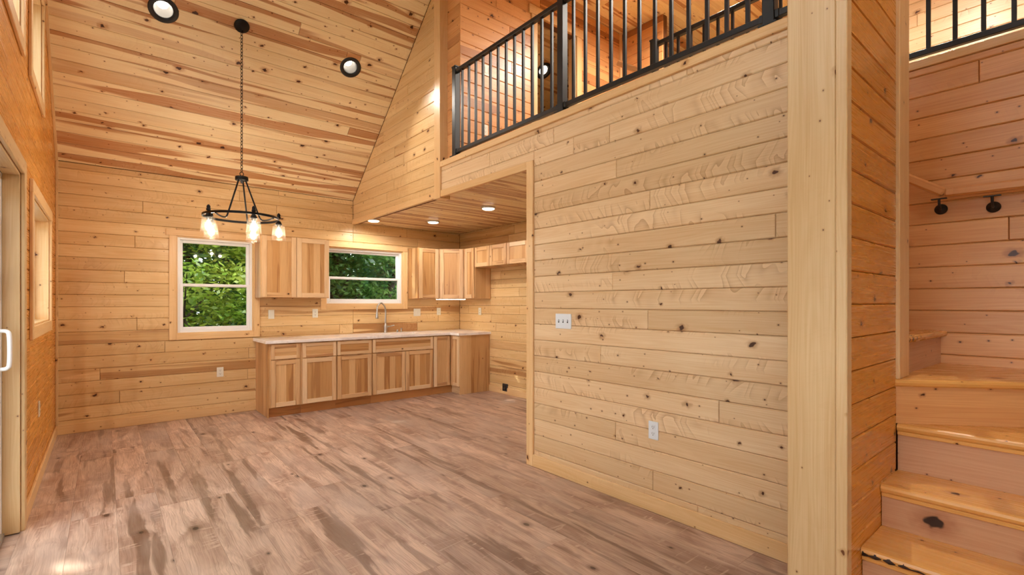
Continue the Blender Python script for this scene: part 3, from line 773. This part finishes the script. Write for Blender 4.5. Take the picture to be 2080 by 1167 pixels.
face_door(rc, Fbb, 3.722, 4.000, D0, K1, 'door', .002, .052)
Fre = Fr((XR, 0, 0), (0, 1, 0), (0, 0, 1), (-1, 0, 0))
face_door(rc, Fre, YE + .012, YBF - .026, D0, K1, 'door', .002, .048)
# countertop with sink cut-out
ct = empty('countertop', (2.9, 6.5, .874)); tag(ct, 'pale quartz countertop in an L along the kitchen wall', 'countertop')
SK = (2.93, 3.62, 6.30, 6.68)
Fc = Fr((0, 0, 0), (1, 0, 0), (0, 1, 0), (0, 0, 1))
ctm = slab('slab', Fc, [(1.445, 6.195), (3.985, 6.195), (3.985, YB - .001), (1.445, YB - .001)], [SK], STONE, .875, .912, ct)
slab('slab_return', Fc, [(3.985, 5.965), (XK - .001, 5.965), (XK - .001, YB - .001), (3.985, YB - .001)], [], STONE, .875, .912, ct)
bev = ctm.modifiers.new('bevel', 'BEVEL'); bev.width = .004; bev.segments = 2; bev.limit_method = 'ANGLE'
sk = empty('sink', (3.28, 6.49, .70)); tag(sk, 'stainless undermount sink bowl set in the pale countertop', 'sink')
a, b, c, d = SK
for n_, lo, hi in (('bottom', (a, c, .69), (b, d, .70)), ('side', (a - .004, c, .70), (a, d, .8748)), ('side', (b, c, .70), (b + .004, d, .8748)), ('side', (a, c - .004, .70), (b, c, .8748)), ('side', (a, d, .70), (b, d + .004, .8748))):
    bx(n_, lo, hi, STEEL, sk, .001)
lathe('drain', [(.045, .700), (.045, .703), (.03, .7035), (.03, .701), (0.001, .701)], STEEL, Matrix.Translation((3.28, 6.5, 0)), sk, 20)
# faucet
fx, fy = 3.205, 6.745
fa = empty('faucet', (fx, fy, .912)); tag(fa, 'tall gooseneck brushed nickel faucet at the sink', 'faucet')
lathe('base', [(.028, 0), (.028, .008), (.024, .016), (.022, .05), (.026, .075), (.026, .105), (.017, .125), (.014, .14)], STEEL, Matrix.Translation((fx, fy, .912)), fa, 20)
dv = Vector((-.95, -.31, 0)); p0 = Vector((fx, fy, 1.04))
tube('spout', bez([p0, p0 + Vector((0, 0, .12)), p0 + Vector((0, 0, .21)), p0 + dv * .03 + Vector((0, 0, .28)), p0 + dv * .09 + Vector((0, 0, .312)), p0 + dv * .15 + Vector((0, 0, .27)), p0 + dv * .165 + Vector((0, 0, .19))]), .0125, STEEL, fa, 12)
pe = p0 + dv * .165 + Vector((0, 0, .19))
lathe('spray_head', [(.013, 0), (.0135, -.02), (.017, -.04), (.021, -.08), (.022, -.10), (.016, -.104), (.001, -.104)], STEEL, Matrix.Translation(pe), fa, 18)
tube('lever', bez([(fx + .02, fy, 1.0), (fx + .05, fy, 1.003), (fx + .10, fy - .01, 1.012), (fx + .135, fy - .015, 1.02)]), [.011] * 9 + [.0075] * 16, STEEL, fa, 8)
sp_ = empty('soap_dispenser', (3.46, 6.745, .912)); tag(sp_, 'short brushed nickel soap dispenser right of the faucet', 'dispenser')
lathe('base', [(.016, 0), (.016, .01), (.010, .02), (.009, .045), (.013, .05), (.013, .058), (.001, .06)], STEEL, Matrix.Translation((3.46, 6.745, .912)), sp_, 16)
tube('nozzle', bez([(3.46, 6.745, .966), (3.455, 6.725, .972), (3.445, 6.69, .972), (3.443, 6.68, .963)]), .0055, STEEL, sp_, 8)
ag = empty('air_gap', (3.40, 6.75, .912)); tag(ag, 'tiny brushed nickel air gap cap beside the faucet', 'fitting')
lathe('cap', [(.013, 0), (.013, .03), (.010, .04), (.001, .042)], STEEL, Matrix.Translation((3.40, 6.75, .912)), ag, 16)
# under cabinet light bar
lb = empty('light_bar', (4.15, 6.45, 1.41)); tag(lb, 'slim glowing light bar under the corner wall cabinet', 'light')
lx = Fr((3.98, 6.545, 0), dU, (0, 0, 1), dU.normalized().cross(Vector((0, 0, 1))))
fbox('housing', lx, -.03, dl + .03, 1.411, 1.4195, -.06, .0, WHITE, lb, .002)
fbox('diffuser', lx, -.025, dl + .025, 1.402, 1.411, -.055, -.003, STRIP, lb, .002)

# ------------------------------------------------------------------ switches and outlets
def cover(F, u, v, label, kind='outlet', gang=1, mat=PLATE, hw=.036):
    o = empty('outlet' if kind == 'outlet' else ('light_switch' if kind != 'range' else 'outlet'), F.p(u, v, 0))
    tag(o, label, 'outlet' if kind in ('outlet', 'range') else 'switch')
    w_ = hw + .0235 * (gang - 1)
    if kind == 'range':
        fbox('plate', F, u - .055, u + .055, v - .055, v + .055, 0, .02, SLOT, o, .004)
        lathe('socket', [(.034, 0), (.034, .006), (.03, .008), (.027, .004), (.001, .004)], BLACK, basis(F.p(u, v, .02), F.U, F.V * F.sg, F.N), o, 20)
        return o
    fbox('plate', F, u - w_, u + w_, v - .058, v + .058, 0, .007, mat, o, .003)
    for k in range(gang):
        c = u + (k - (gang - 1) / 2) * .047
        if kind == 'outlet':
            for dz in (-.021, .021):
                s_ = fbox('socket', F, c - .017, c + .017, v + dz - .015, v + dz + .015, .007, .0095, mat, o, .003)
                for q in (-.007, .007): fbox('slot', F, c + q - .0012, c + q + .0012, v + dz - .002, v + dz + .008, .0093, .0099, SLOT, s_, .0003)
                fbox('slot', F, c - .0025, c + .0025, v + dz - .011, v + dz - .006, .0093, .0099, SLOT, s_, .0003)
        elif kind == 'toggle':
            fbox('slot', F, c - .006, c + .006, v - .012, v + .012, .007, .0078, SLOT, o, .0004)
            fbox('toggle', F, c - .004, c + .004, v - .002, v + .010, .0078, .019, mat, o, .001)
        else:
            fbox('rocker', F, c - .016, c + .016, v - .032, v + .032, .007, .0105, mat, o, .002)
    return o
cover(Fp, 2.649, 1.216, 'white triple toggle switch plate on the pale partition', 'toggle', 3, PLATEW)
cover(Fp, 1.838, .530, 'white duplex outlet low on the pale partition', 'outlet', 1, PLATEW)
cover(Fb, 1.661, 1.208, 'ivory rocker switch under the wall cabinet near the tall window', 'rocker')
cover(Fb, 2.214, 1.213, 'ivory outlet on the backsplash left of the wide window', 'outlet')
cover(Fb, 3.776, 1.206, 'ivory double gang plate on the backsplash right of the faucet', 'rocker', 2)
cover(Fb, 4.171, 1.216, 'ivory outlet on the backsplash nearest the kitchen corner', 'outlet')
cover(Fb, 1.086, .516, 'ivory outlet low under the tall window', 'outlet')
cover(Fk, 6.254, 1.22, 'ivory outlet on the kitchen side wall above the counter', 'outlet')
cover(Fk, 5.611, .100, 'black range outlet low on the kitchen side wall', 'range')
cover(Fl, 5.143, .554, 'ivory outlet low on the left wall under its window', 'outlet')
cover(Flb, 3.174, 3.86, 'ivory switch plate on the loft wall beside the doorway', 'rocker', 2)
cover(Flb, 3.141, 3.215, 'ivory outlet low on the loft wall behind the railing', 'outlet')

# ------------------------------------------------------------------ ceiling lights
def ring(name, prof, mat, M, parent, seg=36): return shell(name, prof, mat, M, parent, seg)
def glow(parent, M, n, power, size=150, color=(1.0, .93, .82), r=.004):
    l = bpy.data.lights.new('lamp', 'SPOT'); l.energy = power * LAMP; l.spot_size = math.radians(size); l.spot_blend = .5; l.color = color; l.shadow_soft_size = r
    o = add('lamp', l, None, M @ Matrix.Translation((0, 0, n)) @ Matrix.Rotation(math.pi, 4, 'X'), parent); return o
def can(x_, y_, label, F=Fs, up=0.):
    v = slope_v(y_); M = F.M(x_, v, 0)
    o = add('recessed_light', None, None, M); tag(o, label, 'light', 'recessed lights in the sloped ceiling')
    ring('trim_ring', [(.074, -.012), (.078, .006), (.092, .011), (.108, .009), (.117, .002), (.117, -.002)], BLACK, M, o)
    ring('reflector', [(.079, .003), (.077, -.02), (.060 + up * .1, -.090 + up * .8), (.046 + up * .15, -.128 + up)], CHROME, M, o)
    lathe('lens', [(.048 + up * .15, -.128 + up), (.048 + up * .15, -.124 + up), (.001, -.122 + up)], LENS_C, M, o, 18)
    glow(o, M, .016, 20, 92)
    return o
can(CANS[0][0], CANS[0][1], 'black rimmed recessed light at the top left of the slope')
can(CANS[1][0], CANS[1][1], 'black rimmed recessed light near the triangular loft wall')
can(CANS[0][0], CANS[0][1], 'unseen fill light added on the rear slope nearer the gable windows', Fr2)  # extra fill lamp mirrored onto the unseen rear slope
can(CANS[1][0], CANS[1][1], 'unseen fill light added on the rear slope nearer the stairs', Fr2)  # second added fill lamp, also out of view
can(CANS[2][0], CANS[2][1], 'small recessed light seen through the loft doorway', Fs, .105)
for k, (x_, y_) in enumerate([(2.866, 6.40), (3.563, 5.98), (3.552, 4.68), (4.6, .9), (4.9, 2.6), (3.1, -.4)]):  # last entry is an unseen lamp added to light the lower stairs
    M = (Fkc if k < 3 else Fflat).M(x_, y_, 0)
    o = add('disk_light', None, None, M)
    tag(o, ('round white disk light nearest the triangular loft wall', 'middle round disk light in the kitchen ceiling', 'round disk light nearest the partition end', 'disk light on the flat loft ceiling over the stairwell railing', 'disk light on the flat loft ceiling near the doorway', 'unseen disk light added to brighten the lower stairs')[k], 'light', 'round disk lights')
    lathe('rim', [(.088, -.001), (.088, .012), (.080, .020), (.074, .020), (.074, .014), (.001, .014)], plain('satin rim %d' % k, (196, 188, 176), .35, .3), M, o, 32)
    lathe('lens', [(.073, .0145), (.073, .026), (.060, .032), (.001, .036)], LENS, M, o, 18)
    glow(o, M, .05, (9, 9, 9, 80, 80, 200)[k], 174)

# ------------------------------------------------------------------ chandelier
CX, CY = 1.037, 5.363
czt = KNEE + SL * (YB - CY)
c0 = empty('chandelier', (CX, CY, czt)); tag(c0, 'black ring chandelier with five clear glass shades hanging on a chain', 'chandelier')
lathe('canopy', [(.001, -.002), (.062, -.002), (.068, .010), (.060, .022), (.02, .030), (.001, .031)], IRON, basis((CX, CY, czt), Fs.U, Fs.V * Fs.sg, Fs.N), c0, 32)
ZH, ZR, RR = 2.575, 2.195, .328
lm = []
for k in range(20):
    a = 2 * math.pi * k / 20; lm.append((.010 * math.cos(a), 0, .020 * math.sin(a)))
link = tube_mesh('chain_link', lm, .0028, 6, True)
zc = czt - .045; k = 0
while zc > ZH + .05:
    add('chain_link', link, IRON, Matrix.Translation((CX, CY, zc)) @ Matrix.Rotation(math.pi / 2 * (k % 2) + .5, 4, 'Z'), c0); zc -= .0335; k += 1
lathe('hub', [(.001, .03), (.010, .028), (.012, .018), (.056, .018), (.058, .012), (.058, -.016), (.054, -.020), (.012, -.020), (.009, -.045), (.001, -.047)], IRON, Matrix.Translation((CX, CY, ZH)), c0, 32)
tube('loop', [(CX + .016 * math.cos(2 * math.pi * k / 20), CY, ZH + .046 + .018 * math.sin(2 * math.pi * k / 20)) for k in range(20)], .0035, IRON, c0, 6, True)
rb = [(RR - .005, -.011), (RR + .005, -.011), (RR + .005, .011), (RR - .005, .011), (RR - .005, -.011)]
shell('ring', rb, IRON, Matrix.Translation((CX, CY, ZR)), c0, 64)
for p_ in c0.children[-1].data.polygons: p_.use_smooth = False
dF = Vector((-CX, -CY, 0)).normalized(); dR = Vector((-dF.y, dF.x, 0))
def pol(r_, th, z_): return Vector((CX, CY, z_)) + (dF * math.cos(th) + dR * math.sin(th)) * r_
for th in (-40, 164, 56):
    t_ = math.radians(th)
    tube('rod', bez([pol(.042, t_, ZH - .015), pol(.06, t_, ZH - .07), pol(.17, t_, ZR + .03), pol(.195, t_, ZR - .02), pol(.225, t_, ZR - .034), pol(.28, t_, ZR - .028), pol(RR, t_, ZR - .012)], 6), .0075, IRON, c0, 8)
for k in range(5):
    t_ = math.radians(17.5 + 72 * k); b_ = pol(RR, t_, ZR); M = Matrix.Translation(b_)
    lathe('finial', [(.012, .011), (.019, .016), (.019, .030), (.014, .036), (.017, .045), (.014, .058), (.006, .068), (.001, .070)], IRON, M, c0, 16)
    lathe('socket', [(.010, -.010), (.020, -.016), (.024, -.030), (.030, -.040), (.030, -.050), (.018, -.055), (.016, -.075), (.001, -.076)], IRON, M, c0, 20)
    s_ = shell('glass_shade', [(.026, -.046), (.045, -.050), (.054, -.062), (.058, -.10), (.064, -.16), (.068, -.205), (.0665, -.2055), (.0625, -.16), (.0565, -.10), (.052, -.064)], JAR, M, c0, 32)
    bl = lathe('bulb', [(.012, -.076), (.014, -.088), (.024, -.110), (.029, -.130), (.026, -.152), (.014, -.170), (.001, -.174)], BULB, M, c0, 14)
    add('filament', tube_mesh('filament', [(.006, 0, -.088), (.009, 0, -.15), (0, .006, -.156), (-.009, 0, -.15), (-.006, 0, -.088)], .0018, 6), GLOW, M, bl)
    pl = bpy.data.lights.new('bulb_light', 'POINT'); pl.energy = 4.6 * LAMP; pl.color = (1.0, .90, .76); pl.shadow_soft_size = .02
    add('bulb_light', pl, None, M @ Matrix.Translation((0, 0, -.128)), c0)

# ------------------------------------------------------------------ railings
def railing(name, label, X, ys, y_end, zb, n_each, start_cap=True):
    r = empty(name, (X, ys[0], zb)); tag(r, label, 'railing', 'black metal loft railings')
    top, bot = zb + .885, zb + .055
    for y_ in ys:
        p = bx('post', (X - .03, y_ - .03, zb), (X + .03, y_ + .03, top + .03), BLACK, r, .003, 'Z')
        bx('post_cap', (X - .035, y_ - .035, top + .03), (X + .035, y_ + .035, top + .045), BLACK, p, .004)
        bx('base_plate', (X - .048, y_ - .048, zb), (X + .048, y_ + .048, zb + .012), BLACK, p, .002)
    seq = list(ys) + [y_end]
    for i in range(len(seq) - 1):
        a, b = seq[i], seq[i + 1]; lo, hi = min(a, b), max(a, b); nb = n_each[i]
        last = (i == len(seq) - 2)
        l_, h_ = (lo if last else lo + .03), hi - .03
        bx('top_rail', (X - .022, l_, top - .025), (X + .022, h_, top + .012), BLACK, r, .005, 'Y')
        bx('bottom_rail', (X - .018, l_, bot - .018), (X + .018, h_, bot + .018), BLACK, r, .003, 'Y')
        for q in ((h_,) if last else (l_, h_)):
            s = .022 if q == l_ else -.022
            bx('bracket', (X - .023, min(q, q + s), bot - .023), (X + .023, max(q, q + s), bot + .023), BLACK, r, .003)
        for k in range(nb):
            y_ = a + (b - a) * (k + 1) / (nb + 1)
            bx('baluster', (X - .0105, y_ - .0105, bot + .018), (X + .0105, y_ + .0105, top - .025), BLACK, r, .001, 'Z')
    return r
railing('railing', 'long black metal railing along the loft edge above the pale partition', XP + .028, [4.205, 2.691, 1.125], .728, 2.852, [12, 12, 3])
railing('railing', 'black metal railing on the stairwell wall at the far side of the loft opening', XS + .045, [2.60, 1.02], YR + .1, 2.852, [12, 26])

# ------------------------------------------------------------------ stairs
sc = empty('staircase', (2.05, .1, 0)); tag(sc, 'pine winder staircase with varnished round nosed treads', 'stairs')
YS0, YS1 = -.36, .598
def tread_poly(P, z, th=.035, nose=None, name='tread'):
    """P = plan polygon, first edge P0-P1 is the nose; its front edge is rounded"""
    p0, p1 = Vector(P[0]), Vector(P[1]); d = (p1 - p0).normalized(); c = Vector((sum(p[0] for p in P) / len(P), sum(p[1] for p in P) / len(P)))
    nrm = Vector((-d.y, d.x));
    if (c - p0).dot(nrm) < 0: nrm = -nrm
    prof = [(.030, 0.0), (.012, -.001), (.004, -.006), (0, -.016), (.004, -.028), (.012, -th), (.030, -th)]
    ang = math.atan2(d.y, d.x); M = Matrix.Translation((c.x, c.y, z)) @ Matrix.Rotation(ang, 4, 'Z'); Mi = M.inverted()
    V_, F_ = [], []
    rest = [Vector(p) for p in P[2:]]
    for off, dz in prof:
        V_ += [Mi @ Vector((p0.x + nrm.x * off, p0.y + nrm.y * off, z + dz)), Mi @ Vector((p1.x + nrm.x * off, p1.y + nrm.y * off, z + dz))]
    n = len(prof)
    for i in range(n - 1): F_.append([2 * i, 2 * i + 1, 2 * i + 3, 2 * i + 2])
    kt = len(V_)
    for p in rest: V_.append(Mi @ Vector((p.x, p.y, z)))
    kb = len(V_)
    for p in rest: V_.append(Mi @ Vector((p.x, p.y, z - th)))
    m = len(rest)
    F_.append([0, 1] + [kt + i for i in range(m)]); F_.append([2 * (n - 1) + 1, 2 * (n - 1)] + [kb + i for i in range(m)][::-1])
    for i in range(m - 1): F_.append([kt + i, kt + i + 1, kb + i + 1, kb + i])
    F_.append([2 * i + 1 for i in range(n)] + [kb, kt]); F_.append([2 * i for i in range(n)][::-1] + [kt + m - 1, kb + m - 1][::1])
    me = mesh(name, V_, F_)
    bm = bmesh.new(); bm.from_mesh(me); bmesh.ops.recalc_face_normals(bm, faces=bm.faces); bm.to_mesh(me); bm.free()
    return add(name, me, PINE_TREAD, M, sc)
def riser(a, b, z0, z1, mat=None, th=.018):
    a, b = Vector(a), Vector(b); d = (b - a).normalized(); n = Vector((-d.y, d.x)); L = (b - a).length
    M = basis(((a.x + b.x) / 2, (a.y + b.y) / 2, (z0 + z1) / 2), (d.x, d.y, 0), (0, 0, 1), Vector((d.x, d.y, 0)).cross(Vector((0, 0, 1))))
    return add('riser', cbox(L, z1 - z0, th, .001), mat or PINE_RISER, M, sc)
ZT = [.192, .382, .566, .787, 1.0, 1.195]
XN = [2.05, 2.325, 2.606, 2.88]
for i in range(4):
    xn = XN[i]; xb = XN[i + 1] + .04 if i < 3 else None
    z = ZT[i]
    if i < 3: tread_poly([(xn, YS1), (xn, YS0), (xb, YS0), (xb, YS1)], z)
    else: tread_poly([(xn, YS1), (xn, YS0), (XS - .001, YS0), (XS - .001, .18), (2.94, YS1)], z)
    z0 = 0 if i == 0 else ZT[i - 1]
    riser((xn + .030, YS1), (xn + .030, YS0), z0, z - .036)
    bx('cove', (xn + .008, YS0, z - .052), (xn + .0205, YS1, z - .0352), PINE_TREAD, sc, .006, 'Y')
BARKY = plain('dark bark edge', (58, 32, 20), .7, noise=.9)
WANE = plain('grey brown wane', (118, 88, 62), .6, noise=.8)
def wane(pts, rad, mat):
    p = [Vector(q) + Vector((R.uniform(-.002, .002), 0, R.uniform(-.003, .003))) for q in pts]
    o = tube('bark_edge', p, [rad * (.35 + .75 * abs(math.sin(1.7 * k + 1))) * (1 - .6 * k / len(p)) for k in range(len(p))], mat, sc, 8); return o
wane([(XN[1] + .010, .594 - .022 * k, ZT[1] - .020 - .0004 * k) for k in range(20)], .0135, BARKY)
wane([(XN[2] + .009, .12 - .024 * k, ZT[2] - .020) for k in range(20)], .0115, WANE)
wane([(3.075 + .034 * k, .5945 - .0012 * k, ZT[5] - .017) for k in range(22)], .0125, WANE)
# winder 1: nose swings from the corner toward the far wall
nv = Vector((3.22 - 2.88, .20 - .60)).normalized(); px_ = Vector((2.88, .598)); far = px_ + nv * 1.25
tread_poly([(2.862, .598), (far.x - .018, far.y), (XS - .001, far.y), (XS - .001, .66), (3.06, .66), (3.06, .60)], ZT[4])
pn = Vector((-nv.y, nv.x)) * (1 if -nv.y > 0 else -1)
ra, rb_ = px_ + pn * .03, far + pn * .03
riser((ra.x, ra.y - .008), (rb_.x, rb_.y), ZT[3], ZT[4] - .036, PINE_STAIR)
# upper flight climbs away behind the partition
yn = .585
for k in range(9):
    z = ZT[5] + k * (ZL - ZT[5]) / 8.0
    if k == 8: break
    tread_poly([(3.062, yn), (XS - .001, yn - (.03 if k == 0 else 0)), (XS - .001, yn + .30), (3.062, yn + .30)], z)
    riser((3.062, yn + .04), (XS - .001, yn + .04 - (.03 if k == 0 else 0)), z - (ZL - ZT[5]) / 8.0 + (.001), z - .036)
    yn += .265
# stringer support under the lower steps
bx('carriage', (2.12, YS0 + .02, 0), (XS - .02, YS0 + .06, .15), PINE_RISER, sc, .003, 'X')
# handrail
hr = empty('handrail', (XS - .07, .6, 1.99)); tag(hr, 'slim wooden handrail on the stairwell wall', 'handrail')
def hbar(a, b, name='rail'):
    a, b = Vector(a), Vector(b); d = (b - a); L = d.length; d.normalize(); y = Vector((1, 0, 0)); z = d.cross(y)
    return add(name, cbox(L, .045, .052, .012), PINE_STAIR, basis((a + b) / 2, d, y, z), hr)
HX = XS - .065
hbar((HX, -.35, 1.99), (HX, .56, 2.005)); hbar((HX, .56, 2.005), (HX, 2.93, 3.66))
for y_, z_ in ((.36, 1.975), (.585, 1.995), (1.75, 2.80)):
    bpt = [(XS - .003, y_, z_ - .075), (XS - .03, y_, z_ - .075), (HX + .01, y_, z_ - .055), (HX, y_, z_ - .018)]
    t_ = tube('bracket', bez(bpt), .0065, BLACK, hr, 8)
    lathe('rosette', [(.001, .022), (.012, .020), (.018, .010), (.031, .004), (.031, 0)], BLACK, basis((XS - .001, y_, z_ - .075), (0, 1, 0), (0, 0, -1), (-1, 0, 0)), t_, 18)
    bx('saddle', (HX - .010, y_ - .036, z_ - .024), (HX + .010, y_ + .036, z_ - .018), BLACK, t_, .002)

# ------------------------------------------------------------------ outside
dk = slab('bounce_slab', Fr((0, 0, 0), (1, 0, 0), (0, 1, 0), (0, 0, 1)), [(-7, -7), (XL - .16, -7), (XL - .16, 6.5), (-7, 6.5)], [], plain('light bounce slab', (206, 200, 190), .8, noise=.25), -.499, -.12)  # unseen ground slab added to throw daylight up to the ceiling
st(dk, 'unseen pale slab outside the glass door, added to bounce light in', 'bounce_slab')
gr_ = slab('ground', Fr((0, 0, 0), (1, 0, 0), (0, 1, 0), (0, 0, 1)), [(-60, -60), (60, -60), (60, 60), (-60, 60)], [(XL - .15, XG + .16, YR - .15, YB + .15)], DIRT, -.8, -.5)
st(gr_, 'leaf strewn forest ground outside the windows', 'ground')
LEAF_A = leafmat('leaf sunny', (104, 150, 40), (208, 218, 96)); LEAF_B = leafmat('leaf deep', (52, 98, 46), (126, 168, 80)); LEAF_C = leafmat('leaf blue green', (46, 92, 58), (112, 156, 106))
nr = np.random.default_rng(11)
def foliage_mesh(c, rad, hgt, z0, n, size, clumps=60):
    ph = nr.uniform(0, 2 * np.pi, clumps); rr = np.sqrt(nr.uniform(.05, 1, clumps)) * rad; zz = nr.uniform(0, 1, clumps)
    env = np.sqrt(np.clip(1 - (2 * zz - .9) ** 2 * .7, .08, 1))
    cc = np.stack([rr * env * np.cos(ph), rr * env * np.sin(ph), z0 + zz * hgt], 1)
    k = nr.integers(0, clumps, n)
    p = cc[k] + nr.normal(0, 1, (n, 3)) * np.array([.42, .42, .20]) * rad * .42
    s = size * nr.uniform(.55, 1.3, n)[:, None]
    a = nr.normal(0, 1, (n, 3)) * np.array([1, 1, .45]); a /= np.linalg.norm(a, axis=1)[:, None]
    b = np.cross(a, nr.normal(0, .55, (n, 3)) + np.array([0, 0, 1.0])); b /= np.linalg.norm(b, axis=1)[:, None]
    nn = np.cross(a, b)
    V = np.stack([p - a * s * .5, p + b * s * .27 + nn * s * .06, p + a * s * .55, p - b * s * .27 + nn * s * .06], 1).reshape(-1, 3)
    F = np.arange(4 * n).reshape(n, 4)
    me = bpy.data.meshes.new('foliage'); me.vertices.add(4 * n); me.vertices.foreach_set('co', V.astype(np.float32).ravel())
    me.loops.add(4 * n); me.loops.foreach_set('vertex_index', F.ravel().astype(np.int32))
    me.polygons.add(n); me.polygons.foreach_set('loop_start', np.arange(0, 4 * n, 4, dtype=np.int32)); me.update(calc_edges=True)
    return me, cc
def tree(x_, y_, rad, hgt, z0, n, size, mat, label, trunk=.10, clumps=60, cat='tree', name='tree'):
    o = empty(name, (x_, y_, -.5)); tag(o, label, cat, 'trees and shrubs outside the windows')
    me, cc = foliage_mesh((x_, y_), rad, hgt, z0, n, size, clumps)
    f = add('foliage', me, mat, Matrix.Translation((x_, y_, 0)), o); f['kind'] = 'stuff'
    top = z0 + hgt * .85
    if trunk:
        pts = [(x_ + nr.normal(0, .05) * k, y_ + nr.normal(0, .05) * k, -.55 + (top + .55) * k / 6) for k in range(7)]
        tube('trunk', bez(pts, 3), [trunk * (1 - .75 * k / 18) for k in range(19)], BARK, o, 10)
        for q in range(6):
            c_ = cc[nr.integers(0, len(cc))]; h_ = max(.3, c_[2] - .6)
            tube('branch', bez([(x_, y_, h_ - .2), (x_ + c_[0] * .5, y_ + c_[1] * .5, h_ + .2), (x_ + c_[0], y_ + c_[1], c_[2])], 4), [trunk * .35 * (1 - k / 10) for k in range(9)], BARK, o, 6)
    return o
tree(1.0, 9.6, 1.25, 4.6, -.2, 13000, .11, LEAF_A, 'sunny yellow green bushy tree filling the tall window', .07, 70)
tree(2.6, 10.8, 1.5, 5.6, .0, 14000, .13, LEAF_B, 'green tree at the right half of the tall window', .12, 70)
tree(-.6, 11.0, 1.8, 7.0, .0, 9000, .14, LEAF_A, 'sunny tree behind the left edge of the tall window', .12, 70)
tree(4.15, 11.2, 1.6, 6.5, .0, 13000, .14, LEAF_B, 'dark trunked tree at the left of the wide kitchen window', .17, 60)
tree(5.7, 11.6, 1.8, 6.5, -.2, 14000, .14, LEAF_C, 'deep green tree at the right of the wide kitchen window', .12, 70)
tree(4.9, 9.8, .9, 1.9, -.3, 4500, .10, LEAF_B, 'low leafy shrub below the wide kitchen window', .03, 40, 'shrub', 'shrub')
tree(8.0, 13.5, 2.4, 9, -.2, 8000, .20, LEAF_C, 'tall dark tree far right beyond the kitchen windows', .2, 70)
tree(3.4, 15.0, 2.6, 10, -.5, 15000, .25, LEAF_C, 'tall dark tree in the middle distance between the windows', .2, 80)
tree(.2, 15.0, 2.6, 10, -.5, 15000, .25, LEAF_B, 'tall tree in the middle distance beyond the tall window', .2, 80)
tree(-3.8, 12.5, 2.4, 9, .2, 8000, .20, LEAF_A, 'tall sunny tree outside beyond the back left corner', .2, 80)
tree(-4.4, 8.3, 2.6, 10, 1.0, 18000, .30, LEAF_B, 'unseen tall tree added to block sun at the gable windows', .2, 90)  # out of view; added to keep sun patches off the floor
tree(-7.0, 6.2, 2.6, 11, 1.0, 18000, .32, LEAF_B, 'second unseen sun blocking tree, added farther from the gable windows', .2, 90)  # another unseen crown added as a sun block
tree(2.2, 19.0, 3.0, 11, -.5, 15000, .32, LEAF_C, 'tall dark tree farthest back between the two window views', .25, 90)
tree(10.5, 18.5, 3.2, 11, -.5, 15000, .32, LEAF_C, 'tall dark tree at the far right end of the woods', .25, 90)
tree(6.6, 17.5, 3.0, 11, -.5, 15000, .32, LEAF_C, 'tall dark tree farthest away beyond the wide window', .25, 80)
tree(-1.5, 18.5, 3.0, 11, -.5, 15000, .32, LEAF_B, 'tall tree farthest away beyond the tall window', .25, 80)
